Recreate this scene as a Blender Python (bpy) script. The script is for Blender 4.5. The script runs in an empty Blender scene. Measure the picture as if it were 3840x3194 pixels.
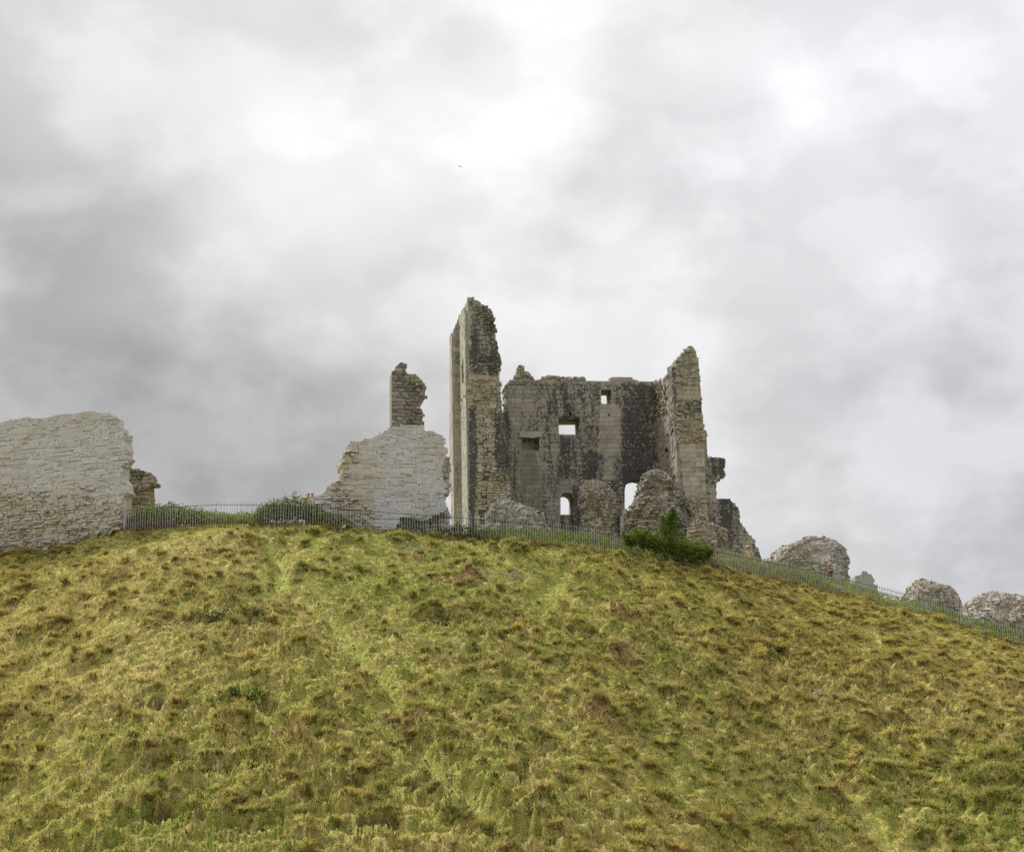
import bpy, math, random
import numpy as np
from mathutils import Vector, Matrix
from mathutils.geometry import tessellate_polygon

sc = bpy.context.scene
COL = sc.collection
R = math.radians
rng = np.random.default_rng(11)
random.seed(11)

# ------------------------------------------------------------------ camera
F = 5600.0                      # focal length in pixels of a 3840 px wide frame
PITCH = R(13.5)
ROLL = R(1.3)                   # the camera was held slightly off level
CP, SP = math.cos(PITCH), math.sin(PITCH)
cam_d = bpy.data.cameras.new('camera')
cam = bpy.data.objects.new('camera', cam_d)
COL.objects.link(cam)
cam_d.sensor_width = 36.0
cam_d.lens = 36.0 * F / 3840.0
cam_d.clip_start = 0.5
cam_d.clip_end = 20000
cam.location = (0, 0, 0)
CR, SR = math.cos(ROLL), math.sin(ROLL)
_right, _up, _fwd = Vector((1, 0, 0)), Vector((0, -SP, CP)), Vector((0, CP, SP))
_r2_, _u2_ = _right * CR - _up * SR, _up * CR + _right * SR
cam.matrix_world = Matrix((_r2_, _u2_, -_fwd)).transposed().to_4x4()
sc.camera = cam

def ray(u, v):
    """direction (unit depth along the optical axis) of a photograph point"""
    x = (np.asarray(u, float) - 1920.0) / F
    y = (1597.0 - np.asarray(v, float)) / F
    x, y = x * CR + y * SR, y * CR - x * SR
    return np.stack([x, CP - y * SP, SP + y * CP], -1)

def unproj(u, v, d):
    return ray(u, v) * np.asarray(d, float)[..., None]

def proj(P):
    P = np.asarray(P, float)
    d = P[..., 1] * CP + P[..., 2] * SP
    d = np.maximum(d, 0.1)
    y = (-P[..., 1] * SP + P[..., 2] * CP) / d
    x = P[..., 0] / d
    return 1920 + F * (x * CR - y * SR), 1597 - F * (y * CR + x * SR), d

# ------------------------------------------------------------------ sky and sun
SUN_EL, SUN_AZ = R(52), R(-42)          # azimuth from +Y towards +X: beyond the hill, to the left
world = bpy.data.worlds.new('World')
sc.world = world
world.use_nodes = True
wn, wl = world.node_tree.nodes, world.node_tree.links
wn.clear()

def wnode(t, **k):
    n = wn.new(t)
    for a, b in k.items():
        setattr(n, a, b)
    return n

def wmath(op, a, b=None, clamp=False):
    n = wnode('ShaderNodeMath', operation=op, use_clamp=clamp)
    for i, x in enumerate((a, b)):
        if x is None:
            continue
        if isinstance(x, (int, float)):
            n.inputs[i].default_value = x
        else:
            wl.new(x, n.inputs[i])
    return n.outputs[0]

tc = wnode('ShaderNodeTexCoord').outputs['Generated']
sky = wnode('ShaderNodeTexSky', sky_type='NISHITA')
sky.sun_disc = False
sky.sun_elevation = SUN_EL
sky.sun_rotation = SUN_AZ
sky.altitude = 80
# cloud deck: warped direction -> soft masses + fine turbulence
nw = wnode('ShaderNodeTexNoise'); nw.inputs['Scale'].default_value = 6.0; nw.inputs['Detail'].default_value = 2.5
nw.inputs['Roughness'].default_value = 0.55
wl.new(tc, nw.inputs['Vector'])
sub = wnode('ShaderNodeVectorMath', operation='SUBTRACT'); wl.new(nw.outputs['Color'], sub.inputs[0]); sub.inputs[1].default_value = (.5, .5, .5)
scl = wnode('ShaderNodeVectorMath', operation='SCALE'); wl.new(sub.outputs[0], scl.inputs[0]); scl.inputs['Scale'].default_value = 0.20
add = wnode('ShaderNodeVectorMath', operation='ADD'); wl.new(tc, add.inputs[0]); wl.new(scl.outputs[0], add.inputs[1])
nrm = wnode('ShaderNodeVectorMath', operation='NORMALIZE'); wl.new(add.outputs[0], nrm.inputs[0])
wd = nrm.outputs[0]
sep = wnode('ShaderNodeSeparateXYZ'); wl.new(tc, sep.inputs[0])
zpos = wmath('MAXIMUM', sep.outputs[2], 0.0)
# CIE overcast brightening towards the zenith
lum = wmath('ADD', wmath('MULTIPLY', zpos, 0.66), 0.52)
nb = wnode('ShaderNodeTexNoise'); nb.inputs['Scale'].default_value = 3.2; nb.inputs['Detail'].default_value = 8; nb.inputs['Roughness'].default_value = .5
mp = wnode('ShaderNodeMapping'); mp.inputs['Scale'].default_value = (1, 1, 1.9); mp.inputs['Location'].default_value = (3.1, .4, 1.7)
wl.new(wd, mp.inputs['Vector']); wl.new(mp.outputs[0], nb.inputs['Vector'])
lum = wmath('ADD', lum, wmath('MULTIPLY', wmath('SUBTRACT', nb.outputs['Fac'], 0.5), 0.30))
nv = wnode('ShaderNodeTexNoise'); nv.inputs['Scale'].default_value = 7.0; nv.inputs['Detail'].default_value = 9; nv.inputs['Roughness'].default_value = .52
mp2 = wnode('ShaderNodeMapping'); mp2.inputs['Scale'].default_value = (1, 1, 1.6); mp2.inputs['Location'].default_value = (7.3, 2.2, .9)
wl.new(tc, mp2.inputs['Vector']); wl.new(mp2.outputs[0], nv.inputs['Vector'])
# billows: softly edged, brighter on the swelling side
bl = wnode('ShaderNodeMapRange', interpolation_type='SMOOTHSTEP')
bl.inputs['From Min'].default_value = .41; bl.inputs['From Max'].default_value = .60; bl.inputs['To Min'].default_value = -.075; bl.inputs['To Max'].default_value = .065
wl.new(nv.outputs['Fac'], bl.inputs['Value'])
lum = wmath('ADD', lum, bl.outputs[0])
# finer puffs with firmer upper edges
nf = wnode('ShaderNodeTexNoise'); nf.inputs['Scale'].default_value = 15.0; nf.inputs['Detail'].default_value = 7; nf.inputs['Roughness'].default_value = .5
mp3 = wnode('ShaderNodeMapping'); mp3.inputs['Scale'].default_value = (1, 1, 1.35); mp3.inputs['Location'].default_value = (1.3, 5.2, 3.9)
wl.new(tc, mp3.inputs['Vector']); wl.new(mp3.outputs[0], nf.inputs['Vector'])
pf = wnode('ShaderNodeMapRange', interpolation_type='SMOOTHSTEP')
pf.inputs['From Min'].default_value = .45; pf.inputs['From Max'].default_value = .57; pf.inputs['To Min'].default_value = -.03; pf.inputs['To Max'].default_value = .03
wl.new(nf.outputs['Fac'], pf.inputs['Value'])
side = wmath('ADD', wmath('MULTIPLY', sep.outputs[0], 1.6), .55, clamp=True)
lum = wmath('ADD', lum, wmath('MULTIPLY', pf.outputs[0], side))
# named cloud masses: (photo u, v of the mass, angular half size in px, brightness change)
CLOUDS = [
    (100, 720, 330, -.16), (560, 740, 260, -.03), (30, 250, 260, -.07), (420, 1500, 470, -.20), (960, 1480, 480, -.14), (1250, 1180, 300, -.05),
    (1560, 500, 400, .10), (900, 400, 300, -.10), (1150, 800, 260, .05), (1250, 830, 220, .06), (2700, 190, 330, .06), (2950, 330, 200, .07), (2150, 160, 260, .05), (1000, 420, 160, .02),
    (1480, 90, 200, -.10), (620, 300, 260, .02), (2500, 640, 300, -.05), (3420, 430, 200, .02), (3640, 330, 220, .0), (1900, 860, 400, .10),
    (2900, 980, 480, .12), (3180, 1480, 260, -.06), (3560, 1330, 200, -.04), (3450, 1700, 280, -.02), (3700, 900, 300, .07), (3300, 200, 220, -.04),
    (800, 1000, 260, .08), (2250, 700, 200, -.05), (3050, 2000, 260, .05), (2000, 1250, 300, .05), (3300, 700, 260, .06)]
for (cu, cv, hw, amp) in CLOUDS:
    c = ray(cu, cv); c = c / np.linalg.norm(c)
    dt = wnode('ShaderNodeVectorMath', operation='DOT_PRODUCT')
    wl.new(wd, dt.inputs[0]); dt.inputs[1].default_value = tuple(c)
    k = 2.0 / (hw / F) ** 2
    e = wmath('POWER', 2.71828, wmath('MULTIPLY', wmath('SUBTRACT', dt.outputs['Value'], 1.0), k * .6))
    lum = wmath('ADD', lum, wmath('MULTIPLY', e, amp))
lum = wmath('MAXIMUM', lum, 0.12)
tint = wnode('ShaderNodeMix', data_type='RGBA', blend_type='MIX')
tn = wnode('ShaderNodeTexNoise'); tn.inputs['Scale'].default_value = 1.7; tn.inputs['Detail'].default_value = 2
wl.new(tc, tn.inputs['Vector'])
tx = wmath('ADD', wmath('MULTIPLY', sep.outputs[0], 1.3), tn.outputs['Fac'], clamp=True)
wl.new(tx, tint.inputs['Factor'])
tint.inputs['A'].default_value = (1.02, 1.0, .965, 1)
tint.inputs['B'].default_value = (.985, .985, 1.015, 1)
cl = wnode('ShaderNodeVectorMath', operation='SCALE')
wl.new(tint.outputs['Result'], cl.inputs[0]); wl.new(wmath('MULTIPLY', lum, 10.0), cl.inputs['Scale'])
mixs = wnode('ShaderNodeMix', data_type='RGBA', blend_type='MIX')
mixs.inputs['Factor'].default_value = 0.96
wl.new(sky.outputs[0], mixs.inputs['A']); wl.new(cl.outputs[0], mixs.inputs['B'])
bg = wnode('ShaderNodeBackground'); bg.inputs['Strength'].default_value = 0.1
wl.new(mixs.outputs['Result'], bg.inputs['Color'])
wo = wnode('ShaderNodeOutputWorld'); wl.new(bg.outputs[0], wo.inputs['Surface'])

sun_d = bpy.data.lights.new('sun', 'SUN')
sun_d.energy = 5.0
sun_d.angle = R(7)
sun_d.color = (1.0, .955, .88)
sun = bpy.data.objects.new('sun', sun_d); COL.objects.link(sun)
sdir = Vector((math.sin(SUN_AZ) * math.cos(SUN_EL), math.cos(SUN_AZ) * math.cos(SUN_EL), math.sin(SUN_EL)))
sun.rotation_euler = sdir.to_track_quat('Z', 'Y').to_euler()
sun.location = (0, 40, 90)

sc.view_settings.view_transform = 'Standard'
sc.view_settings.look = 'None'
sc.view_settings.exposure = 0.07
sc.view_settings.gamma = 1.0
sc.view_settings.use_curve_mapping = False
sc.render.engine = 'CYCLES'
sc.cycles.max_bounces = 5
sc.cycles.diffuse_bounces = 3
sc.cycles.glossy_bounces = 1
sc.cycles.transmission_bounces = 2
sc.cycles.use_denoising = False
sc.render.film_transparent = False

# ------------------------------------------------------------------ materials
def new_mat(name):
    m = bpy.data.materials.new(name)
    m.use_nodes = True
    nt = m.node_tree
    nt.nodes.clear()
    return m, nt

class NT:
    def __init__(s, nt):
        s.t = nt
    def n(s, typ, ins=None, **k):
        n = s.t.nodes.new(typ)
        for a, b in k.items():
            setattr(n, a, b)
        for a, b in (ins or {}).items():
            s.put(n.inputs[a], b)
        return n
    def put(s, sock, b):
        if hasattr(b, 'is_output'):
            s.t.links.new(b, sock)
        else:
            sock.default_value = b
    def m(s, op, a, b=0.0, clamp=False):
        n = s.n('ShaderNodeMath', operation=op, use_clamp=clamp)
        s.put(n.inputs[0], a); s.put(n.inputs[1], b)
        return n.outputs[0]
    def noise(s, vec, scale, detail=5, rough=.55):
        n = s.n('ShaderNodeTexNoise', {'Vector': vec, 'Scale': scale, 'Detail': detail, 'Roughness': rough})
        return n.outputs['Fac']
    def rng(s, x, a, b, c=0.0, d=1.0, smooth=True):
        n = s.n('ShaderNodeMapRange', interpolation_type='SMOOTHSTEP' if smooth else 'LINEAR')
        s.put(n.inputs['Value'], x)
        n.inputs['From Min'].default_value = a; n.inputs['From Max'].default_value = b
        n.inputs['To Min'].default_value = c; n.inputs['To Max'].default_value = d
        return n.outputs[0]
    def mix(s, f, a, b, blend='MIX'):
        n = s.n('ShaderNodeMix', data_type='RGBA', blend_type=blend)
        s.put(n.inputs['Factor'], f)
        s.put(n.inputs['A'], a if hasattr(a, 'is_output') else (*a, 1)[:4])
        s.put(n.inputs['B'], b if hasattr(b, 'is_output') else (*b, 1)[:4])
        return n.outputs['Result']
    def scalev(s, vec, sx, sy, sz):
        n = s.n('ShaderNodeVectorMath', operation='MULTIPLY')
        s.put(n.inputs[0], vec); n.inputs[1].default_value = (sx, sy, sz)
        return n.outputs[0]
    def out(s, shader):
        o = s.n('ShaderNodeOutputMaterial')
        s.t.links.new(shader, o.inputs['Surface'])

def stone_mat(name, light, warm, stain=(.062, .059, .064), lichen=.6, orange=.35, ochre=0.0, speck=.5, contrast=.75, grime=(.11, .085, .06)):
    """masonry: per-stone tone, warm core stone, dark weather streaks, white and orange lichen, green algae"""
    m, nt = new_mat(name); q = NT(nt)
    pos = q.n('ShaderNodeNewGeometry').outputs['Position']
    at = q.n('ShaderNodeAttribute', attribute_name='sd')
    sp = q.n('ShaderNodeSeparateColor'); nt.links.new(at.outputs['Color'], sp.inputs[0])
    tone, stn, wrm = sp.outputs[0], sp.outputs[1], sp.outputs[2]
    alg = at.outputs['Alpha']
    n1 = q.noise(pos, .9, 4); n2 = q.noise(pos, 4.5, 7, .65); n3 = q.noise(pos, 14, 4, .6)
    streak = q.noise(q.scalev(pos, 2.1, 2.1, .3), 1.0, 5, .6)
    w = q.m('ADD', wrm, q.m('MULTIPLY', q.m('SUBTRACT', n1, .5), .9), clamp=True)
    c = q.mix(w, light, warm)
    tv = q.m('ADD', q.m('MULTIPLY', tone, contrast), 1.0 - contrast * .5)
    tv = q.m('MULTIPLY', tv, q.rng(n3, .3, .75, .82, 1.12))
    cc = q.n('ShaderNodeCombineColor'); [nt.links.new(tv, cc.inputs[i]) for i in range(3)]
    c = q.mix(1.0, c, cc.outputs[0], 'MULTIPLY')
    if ochre:
        o = q.m('MULTIPLY', q.rng(q.noise(pos, 1.7, 6, .7), .52, .66), ochre)
        c = q.mix(o, c, (.42, .27, .10))
    g = q.m('MULTIPLY', q.rng(q.noise(q.scalev(pos, 1, 1, .55), 2.2, 6, .65), .55, .72), q.m('MULTIPLY', q.rng(stn, -.2, .4), .75))
    c = q.mix(g, c, grime)
    s = q.m('ADD', stn, q.m('ADD', q.m('MULTIPLY', q.m('SUBTRACT', streak, .5), 1.3), q.m('MULTIPLY', q.m('SUBTRACT', n2, .5), 1.9)))
    s = q.rng(s, .28, .76)
    c = q.mix(q.m('MULTIPLY', s, .9), c, stain)
    gr = q.m('MULTIPLY', alg, q.rng(q.noise(q.scalev(pos, 1, 1, .4), 1.6, 5), .3, .6))
    c = q.mix(gr, c, (.20, .205, .125))
    if lichen:
        v1 = q.n('ShaderNodeTexVoronoi', {'Vector': pos, 'Scale': 3.1}, feature='F1').outputs['Distance']
        v2 = q.n('ShaderNodeTexVoronoi', {'Vector': pos, 'Scale': 8.5}, feature='F1').outputs['Distance']
        vv = q.m('ADD', v1, q.m('MULTIPLY', q.m('SUBTRACT', n3, .5), .35))
        a = q.m('MULTIPLY', q.rng(vv, .30, .16), q.rng(q.noise(pos, .8, 3), .42, .6))
        b = q.m('MULTIPLY', q.rng(v2, .27, .17), q.m('MULTIPLY', q.rng(q.noise(pos, 1.3, 3), .44, .58), speck))
        l = q.m('MULTIPLY', q.m('MAXIMUM', a, b), lichen, clamp=True)
        c = q.mix(l, c, (.44, .42, .39))
    if orange:
        o = q.m('MULTIPLY', q.rng(q.noise(pos, 1.15, 6, .68), .62, .70), orange)
        c = q.mix(o, c, (.30, .16, .045))
    h = q.m('ADD', q.m('MULTIPLY', n2, .7), q.m('MULTIPLY', q.noise(pos, 22, 4, .65), .4))
    bp = q.n('ShaderNodeBump', {'Strength': .7, 'Distance': .05, 'Height': h})
    b = q.n('ShaderNodeBsdfPrincipled', {'Base Color': c, 'Roughness': .95, 'Normal': bp.outputs[0]})
    b.inputs['Specular IOR Level'].default_value = .12
    q.out(b.outputs[0])
    return m

M_WHITE = stone_mat('pale_limestone', (.60, .60, .63), (.50, .42, .29), lichen=0, orange=.22, ochre=.38, contrast=.24, grime=(.28, .22, .15))
M_PALEFAR = stone_mat('distant_pale_limestone', (.40, .40, .43), (.40, .37, .33), lichen=0, orange=.1, ochre=.2, contrast=.2, grime=(.3, .26, .2))
M_KEEP = stone_mat('stained_ashlar', (.425, .40, .365), (.43, .355, .265), lichen=1.0, orange=.4, contrast=.6, speck=1.0)
M_RUBBLE = stone_mat('brown_rubble', (.29, .27, .24), (.31, .255, .19), lichen=.55, orange=.3, contrast=.95)
M_GREYRUB = stone_mat('grey_rubble', (.39, .385, .37), (.36, .31, .235), lichen=.45, orange=.2, ochre=.25, contrast=.7)

def plain_mat(name, col, rough=.8, var=.25, scale=6, metal=0.0, bump=0.0, spec=.3):
    m, nt = new_mat(name); q = NT(nt)
    pos = q.n('ShaderNodeNewGeometry').outputs['Position']
    n = q.noise(pos, scale, 5, .6)
    c = q.mix(n, tuple(x * (1 - var) for x in col), tuple(min(1, x * (1 + var)) for x in col))
    b = q.n('ShaderNodeBsdfPrincipled', {'Base Color': c, 'Roughness': rough, 'Metallic': metal})
    b.inputs['Specular IOR Level'].default_value = spec
    if bump:
        bp = q.n('ShaderNodeBump', {'Strength': bump, 'Distance': .02, 'Height': n}); nt.links.new(bp.outputs[0], b.inputs['Normal'])
    q.out(b.outputs[0])
    return m

M_PICKET = plain_mat('galvanised_iron', (.46, .46, .46), .55, .2, 9, 0.1)
M_RAIL = plain_mat('rusted_iron', (.085, .062, .048), .75, .4, 5)
M_TWIG = plain_mat('dry_twigs', (.23, .165, .13), .9, .4, 3)
M_BARK = plain_mat('bramble_stems', (.12, .085, .055), .9, .35, 4)
M_BLEACH = plain_mat('bleached_sticks', (.45, .40, .33), .9, .25, 5)
M_POT = plain_mat('terracotta', (.45, .16, .08), .8, .2, 8)
M_BRICK = plain_mat('chimney_brick', (.40, .26, .19), .9, .3, 6)

def leaf_mat(name, transl=.35, attr='lc', inst=False, rough=.7):
    m, nt = new_mat(name); q = NT(nt)
    a = q.n('ShaderNodeAttribute', attribute_name=attr)
    if inst:
        a.attribute_type = 'INSTANCER'
    c = a.outputs['Color']
    if inst:
        t = q.n('ShaderNodeAttribute', attribute_name='tip').outputs['Fac']
        c2 = q.mix(.45, c, (.56, .46, .18))
        c = q.mix(q.rng(t, .55, 1.0), c, c2)
    d = q.n('ShaderNodeBsdfDiffuse', {'Color': c, 'Roughness': .5})
    if inst:
        gn = q.n('ShaderNodeAttribute', attribute_name='gnrm', attribute_type='INSTANCER')
        nt.links.new(gn.outputs['Vector'], d.inputs['Normal'])
    tr = q.n('ShaderNodeBsdfTranslucent', {'Color': c})
    mx = q.n('ShaderNodeMixShader', {'Fac': transl})
    nt.links.new(d.outputs[0], mx.inputs[1]); nt.links.new(tr.outputs[0], mx.inputs[2])
    q.out(mx.outputs[0])
    return m

M_LEAF = leaf_mat('bramble_leaves', .3)
def clump_mat():
    m, nt = new_mat('tussock_blades'); q = NT(nt)
    c = q.n('ShaderNodeAttribute', attribute_name='gcol', attribute_type='INSTANCER').outputs['Color']
    t = q.n('ShaderNodeAttribute', attribute_name='tip').outputs['Fac']
    c = q.mix(q.rng(t, .2, .65), q.mix(.42, c, (.26, .205, .09)), c)       # dead brown thatch inside, live blades outside
    c = q.mix(q.rng(t, .7, 1.0, 0, .4), c, (.58, .50, .20))
    d = q.n('ShaderNodeBsdfDiffuse', {'Color': c, 'Roughness': .5}); tr = q.n('ShaderNodeBsdfTranslucent', {'Color': c})
    mx = q.n('ShaderNodeMixShader', {'Fac': .35})
    nt.links.new(d.outputs[0], mx.inputs[1]); nt.links.new(tr.outputs[0], mx.inputs[2]); q.out(mx.outputs[0])
    return m
M_CLUMP = clump_mat()
M_GRASS = leaf_mat('grass_blades', .33, 'gcol', True)

def ground_mat():
    m, nt = new_mat('turf_and_soil'); q = NT(nt)
    pos = q.n('ShaderNodeNewGeometry').outputs['Position']
    a = q.n('ShaderNodeAttribute', attribute_name='gc')
    n2 = q.noise(pos, 3.5, 8, .7); n3 = q.noise(pos, 16, 5, .65)
    f = q.m('MULTIPLY', q.rng(n3, .3, .75, .6, 1.25), q.rng(n2, .25, .75, .75, 1.2))
    cc = q.n('ShaderNodeCombineColor'); [nt.links.new(f, cc.inputs[i]) for i in range(3)]
    c = q.mix(1.0, a.outputs['Color'], cc.outputs[0], 'MULTIPLY')
    h = q.m('ADD', n2, q.m('MULTIPLY', n3, .5))
    bp = q.n('ShaderNodeBump', {'Strength': 1.0, 'Distance': .12, 'Height': h})
    b = q.n('ShaderNodeBsdfPrincipled', {'Base Color': c, 'Roughness': 1.0, 'Normal': bp.outputs[0]})
    b.inputs['Specular IOR Level'].default_value = .05
    q.out(b.outputs[0])
    return m
M_GROUND = ground_mat()

# ------------------------------------------------------------------ object helpers
def mesh_obj(name, verts, faces, mat, parent=None, attrs=None, loc=None, smooth=False):
    me = bpy.data.meshes.new(name)
    V = np.asarray(verts, float)
    if loc is not None:
        V = V - np.asarray(loc)
    me.from_pydata(V.tolist() if len(V) < 5000 else V, [], faces if not isinstance(faces, np.ndarray) else faces.tolist())
    for k, val in (attrs or {}).items():
        val = np.asarray(val, np.float32)
        if val.ndim == 2:
            at = me.attributes.new(k, 'FLOAT_COLOR', 'POINT')
            if val.shape[1] == 3:
                val = np.hstack([val, np.ones((len(val), 1), np.float32)])
            at.data.foreach_set('color', val.ravel())
        else:
            at = me.attributes.new(k, 'FLOAT', 'POINT')
            at.data.foreach_set('value', val.ravel())
    if smooth:
        me.polygons.foreach_set('use_smooth', [True] * len(me.polygons))
    if mat:
        me.materials.append(mat)
    o = bpy.data.objects.new(name, me)
    COL.objects.link(o)
    if loc is not None:
        o.location = loc
    if parent is not None:
        o.parent = parent
        if loc is not None:
            o.location = Vector(loc) - parent.location
        else:
            o.location = -parent.location
    return o

def tag(o, label=None, cat=None, group=None, kind=None):
    if label: o['label'] = label
    if cat: o['category'] = cat
    if group: o['group'] = group
    if kind: o['kind'] = kind
    return o

def thing(name, label, cat, loc, group=None):
    o = bpy.data.objects.new(name, None)
    COL.objects.link(o)
    o.empty_display_size = .3
    o.location = tuple(float(x) for x in loc)
    return tag(o, label, cat, group)

def fft_noise(n, beta, seed, lo=1):
    r = np.random.default_rng(seed)
    f = np.fft.fft2(r.standard_normal((n, n)))
    k = np.hypot(np.fft.fftfreq(n)[:, None] * n, np.fft.fftfreq(n)[None] * n)
    k[0, 0] = 1e9
    k = np.where(k < lo, 1e9, k)
    x = np.real(np.fft.ifft2(f / k ** beta))
    return (x - x.mean()) / x.std()

def samp(tex, x, y, size):
    """bilinear wrapped sample of a texture that covers size x size metres"""
    n = tex.shape[0]
    fx = np.asarray(x) / size * n; fy = np.asarray(y) / size * n
    ix = np.floor(fx).astype(int); iy = np.floor(fy).astype(int)
    tx = fx - ix; ty = fy - iy
    g = lambda a, b: tex[b % n, a % n]
    return (g(ix, iy) * (1 - tx) + g(ix + 1, iy) * tx) * (1 - ty) + (g(ix, iy + 1) * (1 - tx) + g(ix + 1, iy + 1) * tx) * ty

def ss(a, b, x):
    t = np.clip((np.asarray(x, float) - a) / (b - a), 0, 1)
    return t * t * (3 - 2 * t)

# ------------------------------------------------------------------ the hill
GZ = -4.2
KU = np.array([-1200, -400, 0, 250, 460, 800, 1000, 1200, 1400, 1600, 1800, 2000, 2200, 2330, 2480, 2600, 2700, 2850, 3000, 3200, 3400, 3600, 3840, 4300, 5200])
KV = np.array([2200, 2095, 2055, 2030, 1988, 1966, 1968, 1976, 1993, 2007, 2022, 2040, 2062, 2085, 2110, 2124, 2138, 2166, 2196, 2241, 2292, 2352, 2424, 2560, 2900])
KD = np.array([92, 89, 87, 85.5, 83, 82, 82, 82, 82, 82, 82, 82.5, 83, 84, 86, 88, 90, 93, 95, 97, 97, 95, 92, 90, 88])
_uu = np.linspace(-1200, 5200, 641)
_vv = np.interp(_uu, KU, KV); _dd = np.interp(_uu, KU, KD)
ker = np.hanning(23); ker /= ker.sum()
pad = lambda a: np.convolve(np.pad(a, 11, mode='edge'), ker, 'valid')
_vv = pad(_vv); _dd = pad(_dd)
_P = unproj(_uu, _vv, _dd)
_phi = np.arctan2(_P[:, 0], _P[:, 1]); _r = np.hypot(_P[:, 0], _P[:, 1]); _z = _P[:, 2]
BU = np.array([-1200, 1650, 1790, 1900, 2300, 2600, 2800, 3200, 3700, 3900, 5200])
BV = np.array([0.1, 0.1, .45, .75, .7, .6, .95, .75, .6, .6, .6])
_b = np.interp(_uu, BU, BV)
def fence_at(phi):
    return np.interp(phi, _phi, _r), np.interp(phi, _phi, _z)

N1 = fft_noise(1024, 1.5, 1)      # broad
N2 = fft_noise(1024, 1.15, 2, 6)
N3 = fft_noise(1024, 1.7, 5)
# tussock domes on a 64 m tile at 6.25 cm
TS, TN = 64.0, 1024
TUSS = np.zeros((TN, TN)); 
_r2 = np.random.default_rng(77)
dens = fft_noise(256, 1.6, 9)
def splat(cx, cy, rx, ry, h):
    n = int(max(rx, ry) / TS * TN) + 2
    ix, iy = int(cx / TS * TN), int(cy / TS * TN)
    gx = (np.arange(ix - n, ix + n + 1) + .5) * TS / TN - cx
    gy = (np.arange(iy - n, iy + n + 1) + .5) * TS / TN - cy
    X, Y = np.meshgrid(gx, gy)
    wob = 1 + .25 * np.sin(3 * np.arctan2(Y, X) + cx * 9) + .12 * np.sin(5 * np.arctan2(Y, X) + cy * 7)
    # steeper on the downhill side (negative y)
    yy = np.where(Y < 0, Y / (ry * .85), Y / (ry * 1.25))
    q = (X / rx) ** 2 + yy ** 2
    d = h * np.clip(1 - q * wob, 0, None) ** .95
    a = np.ix_((np.arange(iy - n, iy + n + 1)) % TN, (np.arange(ix - n, ix + n + 1)) % TN)
    TUSS[a] = np.maximum(TUSS[a], d)
for i in range(17000):
    cx, cy = _r2.uniform(0, TS, 2)
    dn = samp(dens, cx, cy, TS)
    if i < 2600:
        if _r2.random() > .55 + .35 * dn: continue
        s = np.clip(_r2.lognormal(-1.05, .38), .20, .75)
        splat(cx, cy, s * _r2.uniform(1.0, 1.9), s, np.clip(s * _r2.uniform(.65, 1.1), .13, .45))
    else:
        if _r2.random() > .62 + .25 * dn: continue
        s = _r2.uniform(.12, .27)
        splat(cx, cy, s * _r2.uniform(1.0, 2.3), s, s * _r2.uniform(.75, 1.3))

# the trodden paths, given as points of the photograph on the hill
def base_z(phi, r):
    rf, zf = fence_at(phi)
    b = np.interp(phi, _phi, _b)
    r0 = rf * .54
    q = np.clip((r - r0) / (rf - r0), 0, 1)
    z = GZ + (zf - GZ) * (q + .16 * q * (1 - q) * (1 - .35 * q)) * ss(0, .10, q) ** .5
    los = zf / rf
    back = np.maximum(r - rf, 0)
    top = b * ss(0, 2.6, back) + back * los * .55
    fall = ss(52, 130, back)
    z = np.where(r > rf, (zf + top) * (1 - fall) + GZ * fall, z)
    edge = ss(R(33), R(58), np.abs(phi))
    return z * (1 - edge) + GZ * edge

def hill_hit(u, v, it=40):
    """first point of the smooth hill along the ray through (u, v)"""
    d = ray(u, v); t = 42.0
    for k in range(900):
        P = d * t
        if P[2] < base_z(np.arctan2(P[0], P[1]), np.hypot(P[0], P[1])):
            break
        t += .08
    return d * t
PATHS = [
    ([(1000, 2030), (1060, 2110), (1045, 2190), (1130, 2280), (1255, 2360), (1300, 2440), (1400, 2540), (1480, 2640), (1510, 2760), (1590, 2880), (1660, 2960), (1800, 3060), (1960, 3190)], .34, .95),
    ([(2120, 2130), (2080, 2200), (2000, 2290)], .5, .6),
    ([(2200, 2330), (2350, 2420), (2560, 2560), (2800, 2720), (2980, 2860), (3180, 3010), (3330, 3170)], .38, .6),
    ([(0, 2840), (500, 2690), (900, 2660), (1300, 2660), (1500, 2680)], .5, .55),
    ([(2300, 2060), (2420, 2200), (2560, 2230)], .4, .3),
]
PSEG = []
for pts, w, a in PATHS:
    W = [hill_hit(*p) for p in pts]
    for A, B in zip(W[:-1], W[1:]):
        PSEG.append((A[:2], B[:2], w, a))
def path_mask(x, y):
    m = np.zeros(np.shape(x))
    jx = .45 * samp(N1, x, y, 12.0)
    for A, B, w, a in PSEG:
        ab = B - A; L = ab @ ab
        t = np.clip(((x - A[0]) * ab[0] + (y - A[1]) * ab[1]) / L, 0, 1)
        d = np.hypot(x - A[0] - t * ab[0], y - A[1] - t * ab[1])
        m = np.maximum(m, a * (1 - ss(w * .45, w * 1.7, d + .35 * jx)))
    return m

MOUNDS = [(800, 2030, .6, 2.6, 1.6), (1330, 2060, .45, 1.4, .9), (1900, 2100, .55, 1.5, 1.1), (560, 2075, .5, 1.6, 1.2), (1050, 2055, -.35, 1.0, 1.2),
          (1700, 2075, -.3, .9, .9), (2000, 2150, .3, 1.2, .8)]
MW = [(hill_hit(u, v)[:2], h, a, b) for u, v, h, a, b in MOUNDS]

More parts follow.
